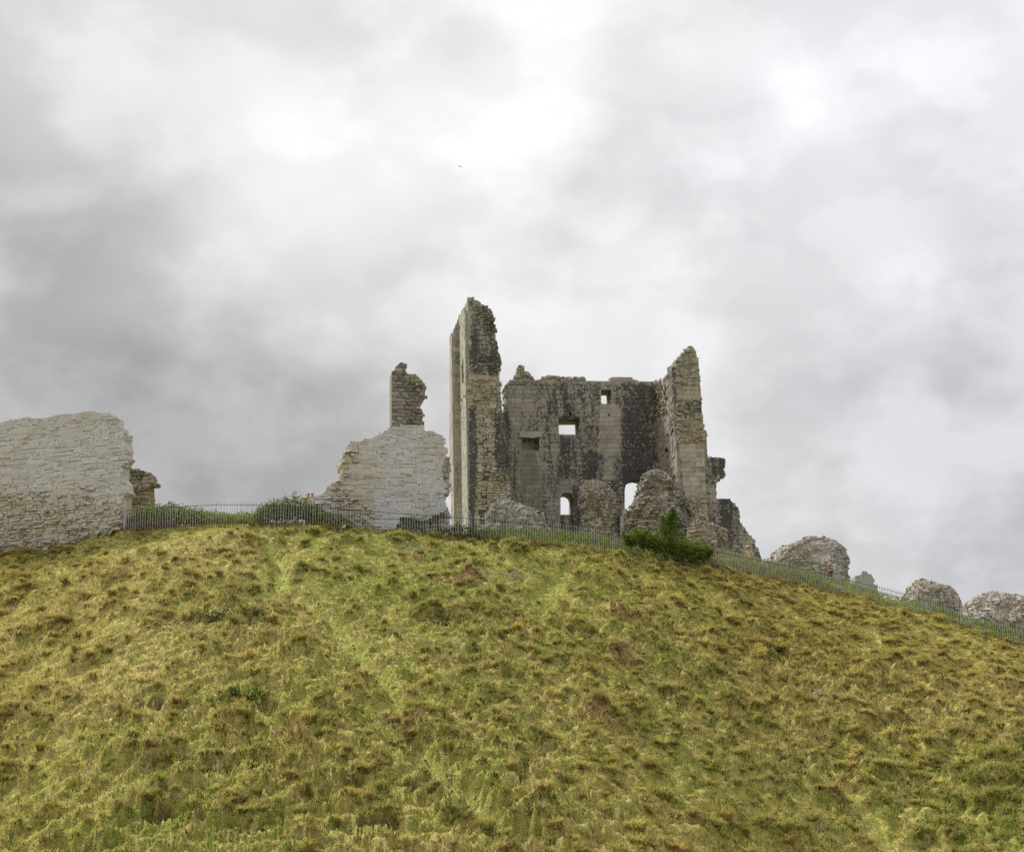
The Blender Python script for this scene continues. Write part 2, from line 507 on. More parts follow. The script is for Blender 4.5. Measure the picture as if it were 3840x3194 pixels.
# bare earth scrapes, reddish bracken and bramble patches seen on the slope: photo u, v, half width m, half depth m, kind
SPOTS = [(1480, 2985, .75, .2, 'soil'), (1330, 2995, .45, .15, 'soil'), (240, 2665, .6, .2, 'soil'), (570, 2670, .5, .22, 'soil'), (3190, 2605, .7, .3, 'soil'), (1930, 2850, .9, .3, 'soil'),
         (300, 2300, .5, .2, 'soil'), (620, 3110, .4, .16, 'soil'), (40, 2440, .6, .25, 'soil'), (3040, 3170, .3, .2, 'soil'), (2280, 3090, .5, .16, 'soil'), (2700, 2980, .4, .16, 'soil'), (1430, 3140, .7, .18, 'soil'), (1350, 2880, .5, .18, 'soil'), (3350, 2855, .5, .25, 'soil'),
         (1745, 2195, .75, .6, 'fern'), (1560, 2110, .5, .4, 'fern'), (2350, 2480, .7, .5, 'fern'), (1100, 2850, .5, .3, 'fern'), (2420, 3040, .6, .5, 'fern'), (2330, 2330, .4, .4, 'fern'), (1530, 2770, .5, .3, 'fern'), (2880, 2790, .6, .3, 'fern'), (3330, 2170, .1, .1, 'fern'), (2250, 2720, .6, .35, 'fern'), (3500, 2480, .7, .4, 'fern')]
SPW = [(hill_hit(u, v)[:2], a, b, k) for u, v, a, b, k in SPOTS]
def spot_mask(x, y, kind):
    m = np.zeros(np.shape(x)); w = .35 * samp(N1, x, y, 7.0) + .22 * samp(N2, x, y, 5.0)
    for c, a, b, k in SPW:
        if k == kind:
            m = np.maximum(m, 1 - ss(.55, 1.25, np.hypot((x - c[0]) / a, (y - c[1]) / b) + w))
    return m

def relief(x, y, phi=None, r=None):
    """everything that is added to the smooth hill: mounds, terracettes, tussocks, paths"""
    if phi is None:
        phi = np.arctan2(x, y); r = np.hypot(x, y)
    rf, zf = fence_at(phi)
    z = np.zeros(np.shape(x))
    for c, h, a, b in MW:
        z = z + h * np.exp(-((x - c[0]) / a) ** 2 - ((y - c[1]) / b) ** 2)
    near = 1 - ss(-.35, .5, r - rf)             # tussocks stop at the fence
    pm = path_mask(x, y)
    tus = samp(TUSS, x + .10 * samp(N1, x, y, 9.0), y + .08 * samp(N1, y, x, 11.0), TS)
    amp = np.clip(.92 + .3 * samp(N3, x, y, 70.0), .4, 1.5) * (1 - .75 * ss(-2.0, -.3, r - rf))
    low = 1 - ss(.45, 1.0, (r - 40) / (rf - 40 + 1e-6))
    # sheep terracettes along the contour, stronger low on the slope
    ph = (r + .9 * samp(N1, x, y, 60.0) + .25 * samp(N1, x, y, 15.0)) / .95
    fr = ph - np.floor(ph)
    terr = np.where(fr < .3, ss(0, .3, fr), (1 - fr) / .7)
    terr = terr * (.16 + .22 * low) * np.clip(.6 + .55 * samp(N3, y + 31, x, 50.0), 0, 1.4)
    z = z + (tus * amp * 1.2 + terr) * (1 - .85 * pm) * np.clip(near + .12, 0, 1) + .12 * samp(N1, x, y, 34.0) * near + .02 * samp(N1, x, y, 4.0)
    return z - .26 * pm * near - .22 * spot_mask(x, y, 'soil') + .22 * spot_mask(x, y, 'fern'), tus, pm

def ground_z(x, y):
    phi = np.arctan2(x, y); r = np.hypot(x, y)
    return base_z(phi, r) + relief(x, y, phi, r)[0]

phis = np.concatenate([np.linspace(R(-62), R(-21.5), 60)[:-1], np.linspace(R(-21.5), R(21.5), 760), np.linspace(R(21.5), R(62), 60)[1:]])
rs = np.concatenate([np.linspace(30, 43, 14)[:-1], np.linspace(43, 100, 600), np.linspace(100, 135, 60)[1:], np.linspace(135, 260, 45)[1:]])
PH, RR = np.meshgrid(phis, rs)
HX, HY = RR * np.sin(PH), RR * np.cos(PH)
rel, tusv, pmv = relief(HX, HY, PH, RR)
HZ = base_z(PH, RR) + rel
edge_drop = np.zeros_like(HZ); edge_drop[0] = -.35; edge_drop[-1] = -.35; edge_drop[:, 0] = -.35; edge_drop[:, -1] = -.35
HZ = HZ + edge_drop

def turf_colour(x, y, z, tus, pm, n=None):
    """grass colour at a point: olive and straw swards, brown dead tussocks, bright trodden paths, dark heathy strip along the fence"""
    phi = np.arctan2(x, y); r = np.hypot(x, y)
    rf, zf = fence_at(phi)
    a = samp(N1, x, y, 40.0); b = samp(N2, x, y, 16.0); c = samp(N3, y, x, 55.0); e = samp(N2, y + 9, x, 7.0)
    straw = np.array([.62, .525, .20]); olive = np.array([.495, .45, .13]); green = np.array([.30, .36, .075]); brown = np.array([.37, .275, .105]); dark = np.array([.10, .08, .03])
    col = olive + (straw - olive) * ss(-.7, 1.7, .7 * a + .7 * b + .4 * e)[..., None]
    col = col + (green - col) * (ss(.1, 1.6, .8 * c - .6 * b + .5 * e) * .75)[..., None]
    tk = ss(.07, .22, tus)
    f2 = samp(N2, x + 3, y + 7, 11.0)
    tcol = np.array([.40, .33, .085]) + (brown - np.array([.40, .33, .085])) * ss(-.3, 1.2, f2 + .4 * b)[..., None]
    tcol = tcol + (np.array([.20, .23, .045]) - tcol) * ss(.4, 1.5, c - f2)[..., None]
    col = col + (tcol - col) * (tk * .35)[..., None]
    col = col + (brown * .8 - col) * (ss(1.3, 2.2, b - .5 * c) * .7)[..., None]
    col = col + (green * 1.15 - col) * (ss(.15, .8, pm) * .42)[..., None]
    so, fe = spot_mask(x, y, 'soil'), spot_mask(x, y, 'fern')
    col = col + (np.array([.36, .215, .10]) - col) * (fe * .65)[..., None]
    col = col + (np.array([.095, .062, .035]) - col) * (so * .8)[..., None]
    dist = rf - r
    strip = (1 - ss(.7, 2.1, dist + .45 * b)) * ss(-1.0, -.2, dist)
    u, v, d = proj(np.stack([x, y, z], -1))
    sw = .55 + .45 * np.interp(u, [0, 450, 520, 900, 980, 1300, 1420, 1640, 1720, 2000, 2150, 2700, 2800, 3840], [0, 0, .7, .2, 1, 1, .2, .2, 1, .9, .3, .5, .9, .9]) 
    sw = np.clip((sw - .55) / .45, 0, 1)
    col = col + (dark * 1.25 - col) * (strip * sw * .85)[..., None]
    # green bank behind the fence
    bank = ss(.2, .9, -dist)
    col = col + (np.array([.24, .29, .06]) * (1 + .25 * b[..., None]) - col) * (bank * .85)[..., None]
    return np.clip(col, .01, .72)
gcol = turf_colour(HX, HY, HZ, tusv, pmv)
soil = np.array([.085, .062, .032])
gcol = gcol * .93 + soil * .07
nr, nc = PH.shape
idx = np.arange(nr * nc).reshape(nr, nc)
faces = np.stack([idx[:-1, :-1], idx[:-1, 1:], idx[1:, 1:], idx[1:, :-1]], -1).reshape(-1, 4)
V = np.stack([HX, HY, HZ], -1).reshape(-1, 3)
hme = bpy.data.meshes.new('hill')
hme.vertices.add(len(V)); hme.vertices.foreach_set('co', V.ravel())
hme.loops.add(faces.size); hme.loops.foreach_set('vertex_index', faces.ravel())
hme.polygons.add(len(faces)); hme.polygons.foreach_set('loop_start', np.arange(0, faces.size, 4))
hme.update(calc_edges=True)
ca = hme.attributes.new('gc', 'FLOAT_COLOR', 'POINT')
ca.data.foreach_set('color', np.hstack([gcol.reshape(-1, 3), np.ones((len(V), 1))]).astype(np.float32).ravel())
hme.polygons.foreach_set('use_smooth', np.ones(len(faces), bool))
hme.materials.append(M_GROUND)
hill = bpy.data.objects.new('hill', hme); COL.objects.link(hill); tag(hill, kind='structure')

# plain all round, to the horizon
gr_n = 72
gv = [(0, 0, GZ - .3)]; gf = []
rings = [6, 20, 60, 150, 400, 1500, 8000]
for rr_ in rings:
    for k in range(gr_n):
        a = 2 * math.pi * k / gr_n
        gv.append((rr_ * math.cos(a), rr_ * math.sin(a), GZ - .3))
for k in range(gr_n):
    gf.append((0, 1 + k, 1 + (k + 1) % gr_n))
    for j in range(len(rings) - 1):
        a, b = 1 + j * gr_n + k, 1 + j * gr_n + (k + 1) % gr_n
        gf.append((a, a + gr_n, b + gr_n, b))
mesh_obj('ground', gv, gf, M_GROUND, attrs={'gc': np.tile([.09, .10, .03], (len(gv), 1))}).__setitem__('kind', 'structure')

# ------------------------------------------------------------------ grass blades (instanced tufts, one stuff object)
def tuft(seed, blades, h0, h1, spread, lean, wid):
    r = random.Random(seed)
    v, f, t = [], [], []
    for k in range(blades):
        a = r.uniform(0, 2 * math.pi); d = spread * math.sqrt(r.random())
        bx, by = d * math.cos(a), d * math.sin(a)
        h = r.uniform(h0, h1); w = wid * r.uniform(.7, 1.3)
        la = a + r.uniform(-.8, .8); ln = lean * r.uniform(.4, 1.4) * h
        dx, dy = math.cos(la), math.sin(la)
        px, py = -dy, dx
        if r.random() < .5:
            px, py = math.cos(a * 3), math.sin(a * 3)
        n = len(v)
        v += [(bx - px * w, by - py * w, -.05), (bx + px * w, by + py * w, -.05),
              (bx + dx * ln * .35 - px * w * .8, by + dy * ln * .35 - py * w * .8, h * .62), (bx + dx * ln * .35 + px * w * .8, by + dy * ln * .35 + py * w * .8, h * .62),
              (bx + dx * ln, by + dy * ln, h * r.uniform(.82, 1.0))]
        t += [0, 0, .6, .6, 1]
        f += [(n, n + 1, n + 3, n + 2), (n + 2, n + 3, n + 4)]
    me = bpy.data.meshes.new('grass_tuft')
    me.from_pydata(v, [], f)
    at = me.attributes.new('tip', 'FLOAT', 'POINT'); at.data.foreach_set('value', t)
    me.materials.append(M_GRASS)
    return bpy.data.objects.new('grass_tuft', me)

def clump(seed, blades=130):
    r = random.Random(seed)
    v, f, t = [], [], []
    for k in range(blades):
        a = r.uniform(0, 2 * math.pi); d = .13 * math.sqrt(r.random())
        bx, by = d * math.cos(a), d * math.sin(a) * .8
        L = r.uniform(.22, .38); up = r.uniform(.75, 1.3)
        dx, dy = math.cos(a + r.uniform(-.6, .6)), math.sin(a + r.uniform(-.6, .6))
        px, py = -dy, dx; w = r.uniform(.005, .010)
        n = len(v)
        for s, rad, h, ww in ((0, 0, -.05, 1), (.4, .16, .62, 1), (.75, .48, .92, .8), (1, .86, .80 - .25 * r.random(), 0)):
            cx, cy, cz = bx + dx * L * rad / up, by + dy * L * rad / up - .05 * s, L * h * up * .8
            if ww: v += [(cx - px * w * ww, cy - py * w * ww, cz), (cx + px * w * ww, cy + py * w * ww, cz)]; t += [s, s]
            else: v.append((cx, cy, cz)); t.append(1.0)
        f += [(n, n + 1, n + 3, n + 2), (n + 2, n + 3, n + 5, n + 4), (n + 4, n + 5, n + 6)]
    me = bpy.data.meshes.new('grass_clump')
    me.from_pydata(v, [], f)
    at = me.attributes.new('tip', 'FLOAT', 'POINT'); at.data.foreach_set('value', t)
    me.materials.append(M_CLUMP)
    return bpy.data.objects.new('grass_clump', me)
PROTO = [tuft(1, 13, .025, .06, .17, 1.1, .012), tuft(2, 14, .04, .10, .15, 1.0, .011), tuft(3, 14, .10, .22, .13, 1.0, .010), tuft(4, 13, .14, .30, .12, .95, .009), tuft(5, 7, .22, .45, .06, .6, .006)]
PROTO += [clump(6), clump(7), clump(8)]
NG = 158000
gphi = rng.uniform(R(-26), R(26), int(NG * 2.2))
grr = np.sqrt(rng.uniform(43.5 ** 2, 100 ** 2, len(gphi)))
rf_, zf_ = fence_at(gphi)
keepm = (grr < rf_ + 5.5) & (spot_mask(grr * np.sin(gphi), grr * np.cos(gphi), 'soil') < rng.uniform(.25, 1.0, len(gphi)))
# thin out with distance beyond the fence line, favour near rows
gphi, grr = gphi[keepm], grr[keepm]
gphi, grr = gphi[:NG], grr[:NG]
gx, gy = grr * np.sin(gphi), grr * np.cos(gphi)
rel, tv, pv = relief(gx, gy, gphi, grr)
gz = base_z(gphi, grr) + rel
rf_, zf_ = fence_at(gphi)
gc = turf_colour(gx, gy, gz, tv, pv)
jit = rng.normal(1, .09, (len(gx), 1)); hue = rng.normal(0, .02, (len(gx), 1))
gc = np.clip(gc * jit + np.hstack([hue, hue * .5, hue * 0]) * .6, .012, .65)
kindv = np.clip(np.round(.15 + .35 * samp(N1, gx, gy, 40.0) + 2.2 * ss(.06, .25, tv) + rng.normal(0, .6, len(gx)) - 2.2 * pv), 0, 4).astype(int)
kindv = np.where((kindv == 4) & (rng.random(len(gx)) < .6), 3, kindv)
kindv = np.where(pv > .45, 0, kindv)
edge_ = (grr > rf_ - .7) & (grr < rf_ + .3) & (rng.random(len(gx)) < .4)
kindv = np.where(edge_, rng.choice([2, 3, 3, 4], len(gx)), kindv)
scl_ = rng.uniform(.75, 1.25, len(gx)) * (1 - .5 * np.clip(pv, 0, 1)) * (.9 + .15 * samp(N3, gx, gy, 70.0).clip(-1, 2))
rot = np.stack([rng.normal(.2, .25, len(gx)), rng.normal(.12, .22, len(gx)), rng.normal(0, .9, len(gx))], -1)   # combed downhill
# tussocks: arching clumps of long grass on the bumps
NCL = 8000
cphi = rng.uniform(R(-26), R(26), NCL * 3); crr = np.sqrt(rng.uniform(44 ** 2, 98 ** 2, NCL * 3))
cx_, cy_ = crr * np.sin(cphi), crr * np.cos(cphi)
crf, czf = fence_at(cphi)
crel, ctv, cpv = relief(cx_, cy_, cphi, crr)
ok = (crr < crf - .25) & (rng.random(len(crr)) < (.10 + 1.5 * ss(.04, .26, ctv)) * (1 - cpv) ** 2) & (spot_mask(cx_, cy_, 'soil') < .3)
sel = np.nonzero(ok)[0][:NCL]
cx_, cy_, cz_ = cx_[sel], cy_[sel], base_z(cphi[sel], crr[sel]) + crel[sel]
cc_ = turf_colour(cx_, cy_, cz_, ctv[sel], cpv[sel]) * rng.normal(1.0, .13, (len(sel), 1))
red = (rng.random(len(sel)) < .10)[:, None]
cc_ = np.where(red, cc_ * np.array([.95, .80, .74]), cc_)
gx = np.concatenate([gx, cx_]); gy = np.concatenate([gy, cy_]); gz = np.concatenate([gz, cz_ - .02])
gc = np.concatenate([gc, np.clip(cc_, .01, .7)])
kindv = np.concatenate([kindv, rng.integers(5, 8, len(sel))])
scl_ = np.concatenate([scl_, np.clip(rng.lognormal(-.58, .42, len(sel)), .25, 1.35) * (.45 + .55 * ss(.5, 2.2, crf[sel] - crr[sel]))])
rot = np.concatenate([rot, np.stack([rng.normal(.15, .15, len(sel)), rng.normal(.08, .15, len(sel)), rng.uniform(-3.1, 3.1, len(sel))], -1)])
gm = bpy.data.meshes.new('grass')
gm.vertices.add(len(gx)); gm.vertices.foreach_set('co', np.stack([gx, gy, gz], -1).ravel())
def addattr(me, name, typ, key, val):
    a = me.attributes.new(name, typ, 'POINT'); a.data.foreach_set(key, np.ascontiguousarray(val).ravel())
e_ = .07
dzx = (ground_z(gx + e_, gy) - ground_z(gx - e_, gy)) / (2 * e_)
dzy = (ground_z(gx, gy + e_) - ground_z(gx, gy - e_)) / (2 * e_)
gn = np.stack([-dzx, -dzy, np.ones(len(gx))], -1) + rng.normal(0, .10, (len(gx), 3))
gn /= np.linalg.norm(gn, axis=1, keepdims=True)
addattr(gm, 'gnrm', 'FLOAT_VECTOR', 'vector', gn.astype(np.float32))
addattr(gm, 'gcol', 'FLOAT_COLOR', 'color', np.hstack([gc, np.ones((len(gc), 1))]).astype(np.float32))
addattr(gm, 'rot', 'FLOAT_VECTOR', 'vector', rot.astype(np.float32))
addattr(gm, 'scl', 'FLOAT', 'value', scl_.astype(np.float32))
addattr(gm, 'knd', 'INT', 'value', kindv.astype(np.int32))
grass = bpy.data.objects.new('grass', gm); COL.objects.link(grass)
tag(grass, 'rough tussocky yellow green grass all over the hillside', 'grass', kind='stuff')
gt = bpy.data.node_groups.new('grass_tufts', 'GeometryNodeTree')
gt.interface.new_socket('Geometry', in_out='INPUT', socket_type='NodeSocketGeometry')
gt.interface.new_socket('Geometry', in_out='OUTPUT', socket_type='NodeSocketGeometry')
gi = gt.nodes.new('NodeGroupInput'); go = gt.nodes.new('NodeGroupOutput')
def named(n, t):
    x = gt.nodes.new('GeometryNodeInputNamedAttribute'); x.data_type = t; x.inputs['Name'].default_value = n
    return x.outputs['Attribute']
join = gt.nodes.new('GeometryNodeJoinGeometry')
for k, p in enumerate(PROTO):
    oi = gt.nodes.new('GeometryNodeObjectInfo'); oi.inputs['Object'].default_value = p
    ip = gt.nodes.new('GeometryNodeInstanceOnPoints')
    cmpn = gt.nodes.new('FunctionNodeCompare'); cmpn.data_type = 'INT'; cmpn.operation = 'EQUAL'
    ins = [s for s in cmpn.inputs if s.type == 'INT']
    gt.links.new(named('knd', 'INT'), ins[0]); ins[1].default_value = k
    gt.links.new(gi.outputs[0], ip.inputs['Points'])
    gt.links.new(cmpn.outputs[0], ip.inputs['Selection'])
    gt.links.new(oi.outputs['Geometry'], ip.inputs['Instance'])
    gt.links.new(named('rot', 'FLOAT_VECTOR'), ip.inputs['Rotation'])
    gt.links.new(named('scl', 'FLOAT'), ip.inputs['Scale'])
    gt.links.new(ip.outputs[0], join.inputs[0])
gt.links.new(join.outputs[0], go.inputs[0])
md = grass.modifiers.new('tufts', 'NODES'); md.node_group = gt

# ------------------------------------------------------------------ masonry builders
def zoom(x0, y0, k):
    return lambda pts: [(x0 + a * k, y0 + b * k) for a, b in pts]
Z1 = zoom(1640, 1080, 1 / 1.7827); Z2 = zoom(1860, 1340, 1 / 2.4267); Z3 = zoom(2260, 1260, 1 / 1.985)
Z4 = zoom(1100, 1340, 1 / 2.4953); Z5 = zoom(0, 1500, 1 / 2.911); Z6 = zoom(2700, 1900, 1 / 1.8421); Z7 = zoom(1820, 1860, 1 / 6.5625); Z8 = zoom(3560, 2180, 1 / 6.239)

class Plane:
    """vertical plane through the point seen at (u, v) at depth d; yaw turns it about the vertical"""
    def __init__(s, u=None, v=None, d=None, yaw=0.0, P0=None):
        s.P0 = np.array(P0, float) if P0 is not None else unproj(u, v, d)
        s.th = R(yaw)
        s.e = np.array([math.cos(s.th), math.sin(s.th), 0])
        s.n = np.array([math.sin(s.th), -math.cos(s.th), 0])
    def sz(s, pts):
        d = ray([p[0] for p in pts], [p[1] for p in pts])
        t = (s.P0 @ s.n) / (d @ s.n)
        P = d * t[:, None]
        return np.stack([(P - s.P0) @ s.e, P[:, 2]], -1)
    def w(s, a, out=0.0):
        a = np.asarray(a, float)
        base = np.array([s.P0[0], s.P0[1], 0.0])
        return base + a[..., :1] * s.e + np.stack([0 * a[..., 1], 0 * a[..., 1], a[..., 1]], -1) + np.asarray(out)[..., None] * s.n if np.ndim(out) else base + a[..., :1] * s.e + np.stack([0 * a[..., 1], 0 * a[..., 1], a[..., 1]], -1) + out * s.n
    def back(s, m, yaw=None):
        q = Plane(P0=s.P0 - s.n * m, yaw=math.degrees(s.th) if yaw is None else yaw)
        return q

def spans(poly, z):
    """inside intervals of a polygon (or list of polygons, even-odd) on the line at height z"""
    xs = []
    for pl in poly:
        n = len(pl)
        for i in range(n):
            (a, za), (b, zb) = pl[i], pl[(i + 1) % n]
            if (za > z) != (zb > z):
                xs.append(a + (z - za) / (zb - za) * (b - a))
    xs.sort()
    return list(zip(xs[::2], xs[1::2]))

def stone_shape(w, h, out, jit, bev, back=.12):
    """12 corners: buried back, full outline, chamfered face, plus one lump in the middle of the face"""
    j = lambda s: random.gauss(0, s)
    jw, jh = jit * w, jit * h
    c = [(-w / 2 + j(jw), -h / 2 + j(jh)), (w / 2 + j(jw), -h / 2 + j(jh)), (w / 2 + j(jw), h / 2 + j(jh)), (-w / 2 + j(jw), h / 2 + j(jh))]
    v = [(x, y, -back) for x, y in c]
    v += [(x, y, out * random.uniform(.35, .75) if bev > .1 else out * .9) for x, y in c]
    fx, fy = max(.3, 1 - 2 * bev * h / w), max(.3, 1 - 2 * bev)
    v += [(x * fx + j(jw * .5), y * fy + j(jh * .5), out + (j(out * .25) if bev > .1 else 0)) for x, y in c]
    v.append((j(w * .12), j(h * .12), out * (1.15 if bev > .1 else 1.0)))
    return v
STONE_F = [(0, 1, 5, 4), (1, 2, 6, 5), (2, 3, 7, 6), (3, 0, 4, 7), (4, 5, 9, 8), (5, 6, 10, 9), (6, 7, 11, 10), (7, 4, 8, 11), (8, 9, 12), (9, 10, 12), (10, 11, 12), (11, 8, 12)]

class Ruin:
    """collects the masonry of one ruin: cores (parts) and stones; the stones that show largest become parts of their own"""
    def __init__(s, name, label, cat, loc, mat, fields=None, group=None, limit=290):
        s.root = thing(name, label, cat, loc, group)
        s.mat, s.fields, s.limit = mat, fields, limit
        s.stones, s.cores = [], []
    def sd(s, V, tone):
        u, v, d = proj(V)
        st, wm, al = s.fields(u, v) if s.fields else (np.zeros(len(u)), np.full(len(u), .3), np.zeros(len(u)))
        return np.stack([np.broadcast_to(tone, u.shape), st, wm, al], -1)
    def core(s, name, V, Fc, mat=None):
        V = np.asarray(V, float)
        a = s.sd(V, .45)
        a[:, 2] = np.clip(a[:, 2] + .35, 0, 1)
        o = mesh_obj(name, V, Fc, mat or s.mat, s.root, {'sd': a})
        return o
    def stone(s, V, name, core, tone):
        s.stones.append((np.asarray(V), name, core, tone))
    def finish(s):
        if not s.stones:
            return
        allV = np.concatenate([q[0] for q in s.stones])
        tones = np.repeat([q[3] for q in s.stones], [len(q[0]) for q in s.stones])
        sd = s.sd(allV, tones)
        u, v, d = proj(allV)
        area, off = [], 0
        for q in s.stones:
            n = len(q[0]); a, b = u[off:off + n], v[off:off + n]
            vis = 1.0 if (a.max() > 0 and a.min() < 3840 and b.max() > 0) else .0
            area.append((a.max() - a.min()) * (b.max() - b.min()) * vis); off += n
        order = np.argsort(-np.array(area))
        count = {}; part = set()
        for i in order:
            nm = s.stones[i][1]
            if count.get(nm, 0) < s.limit and area[i] > 0 and not nm.endswith('fill'):
                count[nm] = count.get(nm, 0) + 1; part.add(int(i))
        off = 0; rest = {}
        for i, (Vs, nm, core, tone) in enumerate(s.stones):
            n = len(Vs); a = sd[off:off + n]; off += n
            if i in part:
                c = Vs.mean(0)
                me = bpy.data.meshes.new(nm)
                me.from_pydata((Vs - c).tolist(), [], STONE_F)
                at = me.attributes.new('sd', 'FLOAT_COLOR', 'POINT'); at.data.foreach_set('color', a.astype(np.float32).ravel())
                me.materials.append(s.mat)
                o = bpy.data.objects.new(nm, me); COL.objects.link(o)
                o.parent = core if core is not None else s.root
                o.location = Vector(c) - s.root.location - (core.location if core is not None else Vector((0, 0, 0)))
            else:
                rest.setdefault(core.name if core is not None else '', [core, [], [], []])
                q = rest[core.name if core is not None else '']
                k = sum(len(x) for x in q[1])
                q[1].append(Vs); q[2] += [tuple(k + j for j in f) for f in STONE_F]; q[3].append(a)
        for core, Vl, Fl, Al in rest.values():
            o = mesh_obj('packed_stones', np.concatenate(Vl), Fl, s.mat, None, {'sd': np.concatenate(Al)})
            o['kind'] = 'stuff'
            o.parent = core if core is not None else s.root
            o.location = -s.root.location - (core.location if core is not None else Vector((0, 0, 0)))
    # -- a wall: polygon on a plane, thickness behind it, courses of stone on its face
    def wall(s, name, pl, outline, T, style, sname='stone', holes=(), styler=None, rim=True, drop=.012, skip=None, facing=True, wob=0.0, coreback=.03, smax=None):
        A = pl.sz(outline)
        if smax is not None:
            A[:, 0] = np.minimum(A[:, 0], smax)
        H = [pl.sz(h) for h in holes]
        loops = [[Vector((p[0], p[1], 0)) for p in A]] + [[Vector((p[0], p[1], 0)) for p in h] for h in H]
        tris = tessellate_polygon(loops)
        flat = np.concatenate([A] + H)
        fr = pl.w(flat, -coreback); bk = pl.w(flat, -T)
        V = np.concatenate([fr, bk]); n = len(flat)
        Fc = []
        for t in tris:
            a, b, c = t
            P, Q, S = flat[a], flat[b], flat[c]
            if (Q[0] - P[0]) * (S[1] - P[1]) - (Q[1] - P[1]) * (S[0] - P[0]) < 0:
                a, b, c = a, c, b
            Fc.append((a, b, c)); Fc.append((a + n, c + n, b + n))
        off = 0
        for L in [A] + H:
            m = len(L)
            for i in range(m):
                a, b = off + i, off + (i + 1) % m
                Fc.append((a, a + n, b + n, b))
            off += m
        core = s.core(name, V, Fc)
        polys = [A] + H
        if facing:
            z = A[:, 1].min(); zt = A[:, 1].max()
            h0, w0 = style['h'], style['w']
            row = 0
            while z < zt:
                h = h0 * random.uniform(1 - style['hv'], 1 + style['hv'])
                if z + h > zt:
                    h = zt - z + .02
                    if h < .07: break
                for a, b in spans(polys, min(z + h * .5, zt - 1e-3)):
                    x = a + (random.uniform(-.04, .04) if style['jit'] > .03 else 0)
                    bb = b + (random.uniform(-.05, .12) if style['jit'] > .03 else 0)
                    while x < bb - .05:
                        w = w0 * math.exp(random.gauss(0, style['wv']))
                        w = max(w, h * .6)
                        if x + w * 1.35 > bb:
                            w = bb - x
                        cx, cz = x + w / 2, z + h / 2
                        st = style
                        if styler:
                            P = pl.w(np.array([[cx, cz]]))
                            uu, vv, _ = proj(P)
                            st = styler(float(uu[0]), float(vv[0])) or style
                        if st is style and style.get('big') and random.random() < style['big']:
                            pieces = [(cx + .1, cz + h * .3, w * random.uniform(1.1, 1.7), h * random.uniform(1.5, 2.3))]
                        elif st is style:
                            zj = style.get('zj', 0)
                            pieces = [(cx, cz + random.gauss(0, zj), w, h * random.uniform(1, 1 + zj * 6))]
                        else:
                            k = max(1, int(round(w / st['w']))); kk = max(1, int(round(h / st['h'])))
                            pieces = [(x + w * (i + .5) / k + random.gauss(0, .03), z + h * (j + .5) / kk, w / k, h / kk) for i in range(k) for j in range(kk)]
                        for (px, pz, pw, ph) in pieces:
                            if random.random() < st.get('miss', drop):
                                continue
                            if skip and skip(px, pz):
                                continue
                            out = max(.012, random.gauss(st['out'], st['outv']))
                            g = st['gap']
                            Vs = np.array(stone_shape(pw - g, ph - g, out, st['jit'], st['bev']))
                            rz = random.gauss(0, st['rot'])
                            cr, sr = math.cos(rz), math.sin(rz)
                            lx = Vs[:, 0] * cr - Vs[:, 1] * sr; ly = Vs[:, 0] * sr + Vs[:, 1] * cr
                            dzw = wob * math.sin(px * .55 + 1.3) + (wob * .5 * math.sin(px * 1.7) if wob else 0)
                            tilt = random.gauss(0, st['rot'] * 1.2)
                            W = pl.w(np.stack([px + lx, pz + ly + dzw], -1), Vs[:, 2] + ly * tilt)
                            s.stone(W, sname, core, min(1, max(0, random.gauss(.5, st.get('tv', .22)))))
                        x += w
                z += h
                row += 1
        if rim:
            m = len(A)
            orient = np.sign(np.sum(A[:, 0] * np.roll(A[:, 1], -1) - np.roll(A[:, 0], -1) * A[:, 1]))
            for i in range(m):
                P, Q = A[i], A[(i + 1) % m]
                L = np.hypot(*(Q - P))
                # only edges open to the sky or to the side, not the foot
                if P[1] < A[:, 1].min() + .4 and Q[1] < A[:, 1].min() + .4:
                    continue
                if L < .08: continue
                inw = np.array([-(Q - P)[1], (Q - P)[0]]) / L * orient
                for dpt in np.arange(.25, T, style['w'] * .9):
                    for k in range(max(1, int(L / (style['w'] * .85)))):
                        f = random.random()
                        c = P + (Q - P) * f + inw * .10
                        w = style['w'] * random.uniform(.5, .9); h = style['h'] * random.uniform(.6, 1.0)
                        Vs = np.array(stone_shape(w, h, h * .5, .14, .22, back=h * .6))
                        # lay it as a lump: x along wall, y up, z towards us, turned at random
                        a = random.uniform(-.5, .5)
                        X = Vs[:, 0] * math.cos(a) - Vs[:, 2] * math.sin(a); Zz = Vs[:, 0] * math.sin(a) + Vs[:, 2] * math.cos(a)
                        W = pl.w(np.stack([c[0] + X * .8, c[1] + Vs[:, 1] - .03], -1), -dpt + Zz)
                        s.stone(W, 'rim_fill', core, min(1, max(0, random.gauss(.5, .22))))
        return core
    # -- a rounded mound or stump of rubble: rings of stone round the outline's courses
    def mound(s, name, pl, outline, ratio, style, dmax=4.0, p=2.4, sname='stone', back=.25, bulge=.0):
        A = pl.sz(outline)
        z0, z1 = A[:, 1].min(), A[:, 1].max()
        h = style['h']
        nrow = max(3, int((z1 - z0) / h))
        zs = np.linspace(z0, z1, nrow + 1)
        iv = []
        for z in zs:
            zz = min(max(z, z0 + .02), z1 - .02)
            sp_ = spans([A], zz)
            iv.append((sp_[0][0], sp_[-1][1]) if sp_ else iv[-1])
        iv = np.array(iv)
        ins = np.minimum(style['out'] * .9, (iv[:, 1] - iv[:, 0]) * .2)
        iv[:, 0] += ins; iv[:, 1] -= ins
        D = np.minimum((iv[:, 1] - iv[:, 0]) / 2 * ratio, dmax)
        Dc = D.max()
        NS = 28
        th = np.linspace(0, 2 * math.pi, NS, endpoint=False)
        seedn = random.uniform(0, 50)
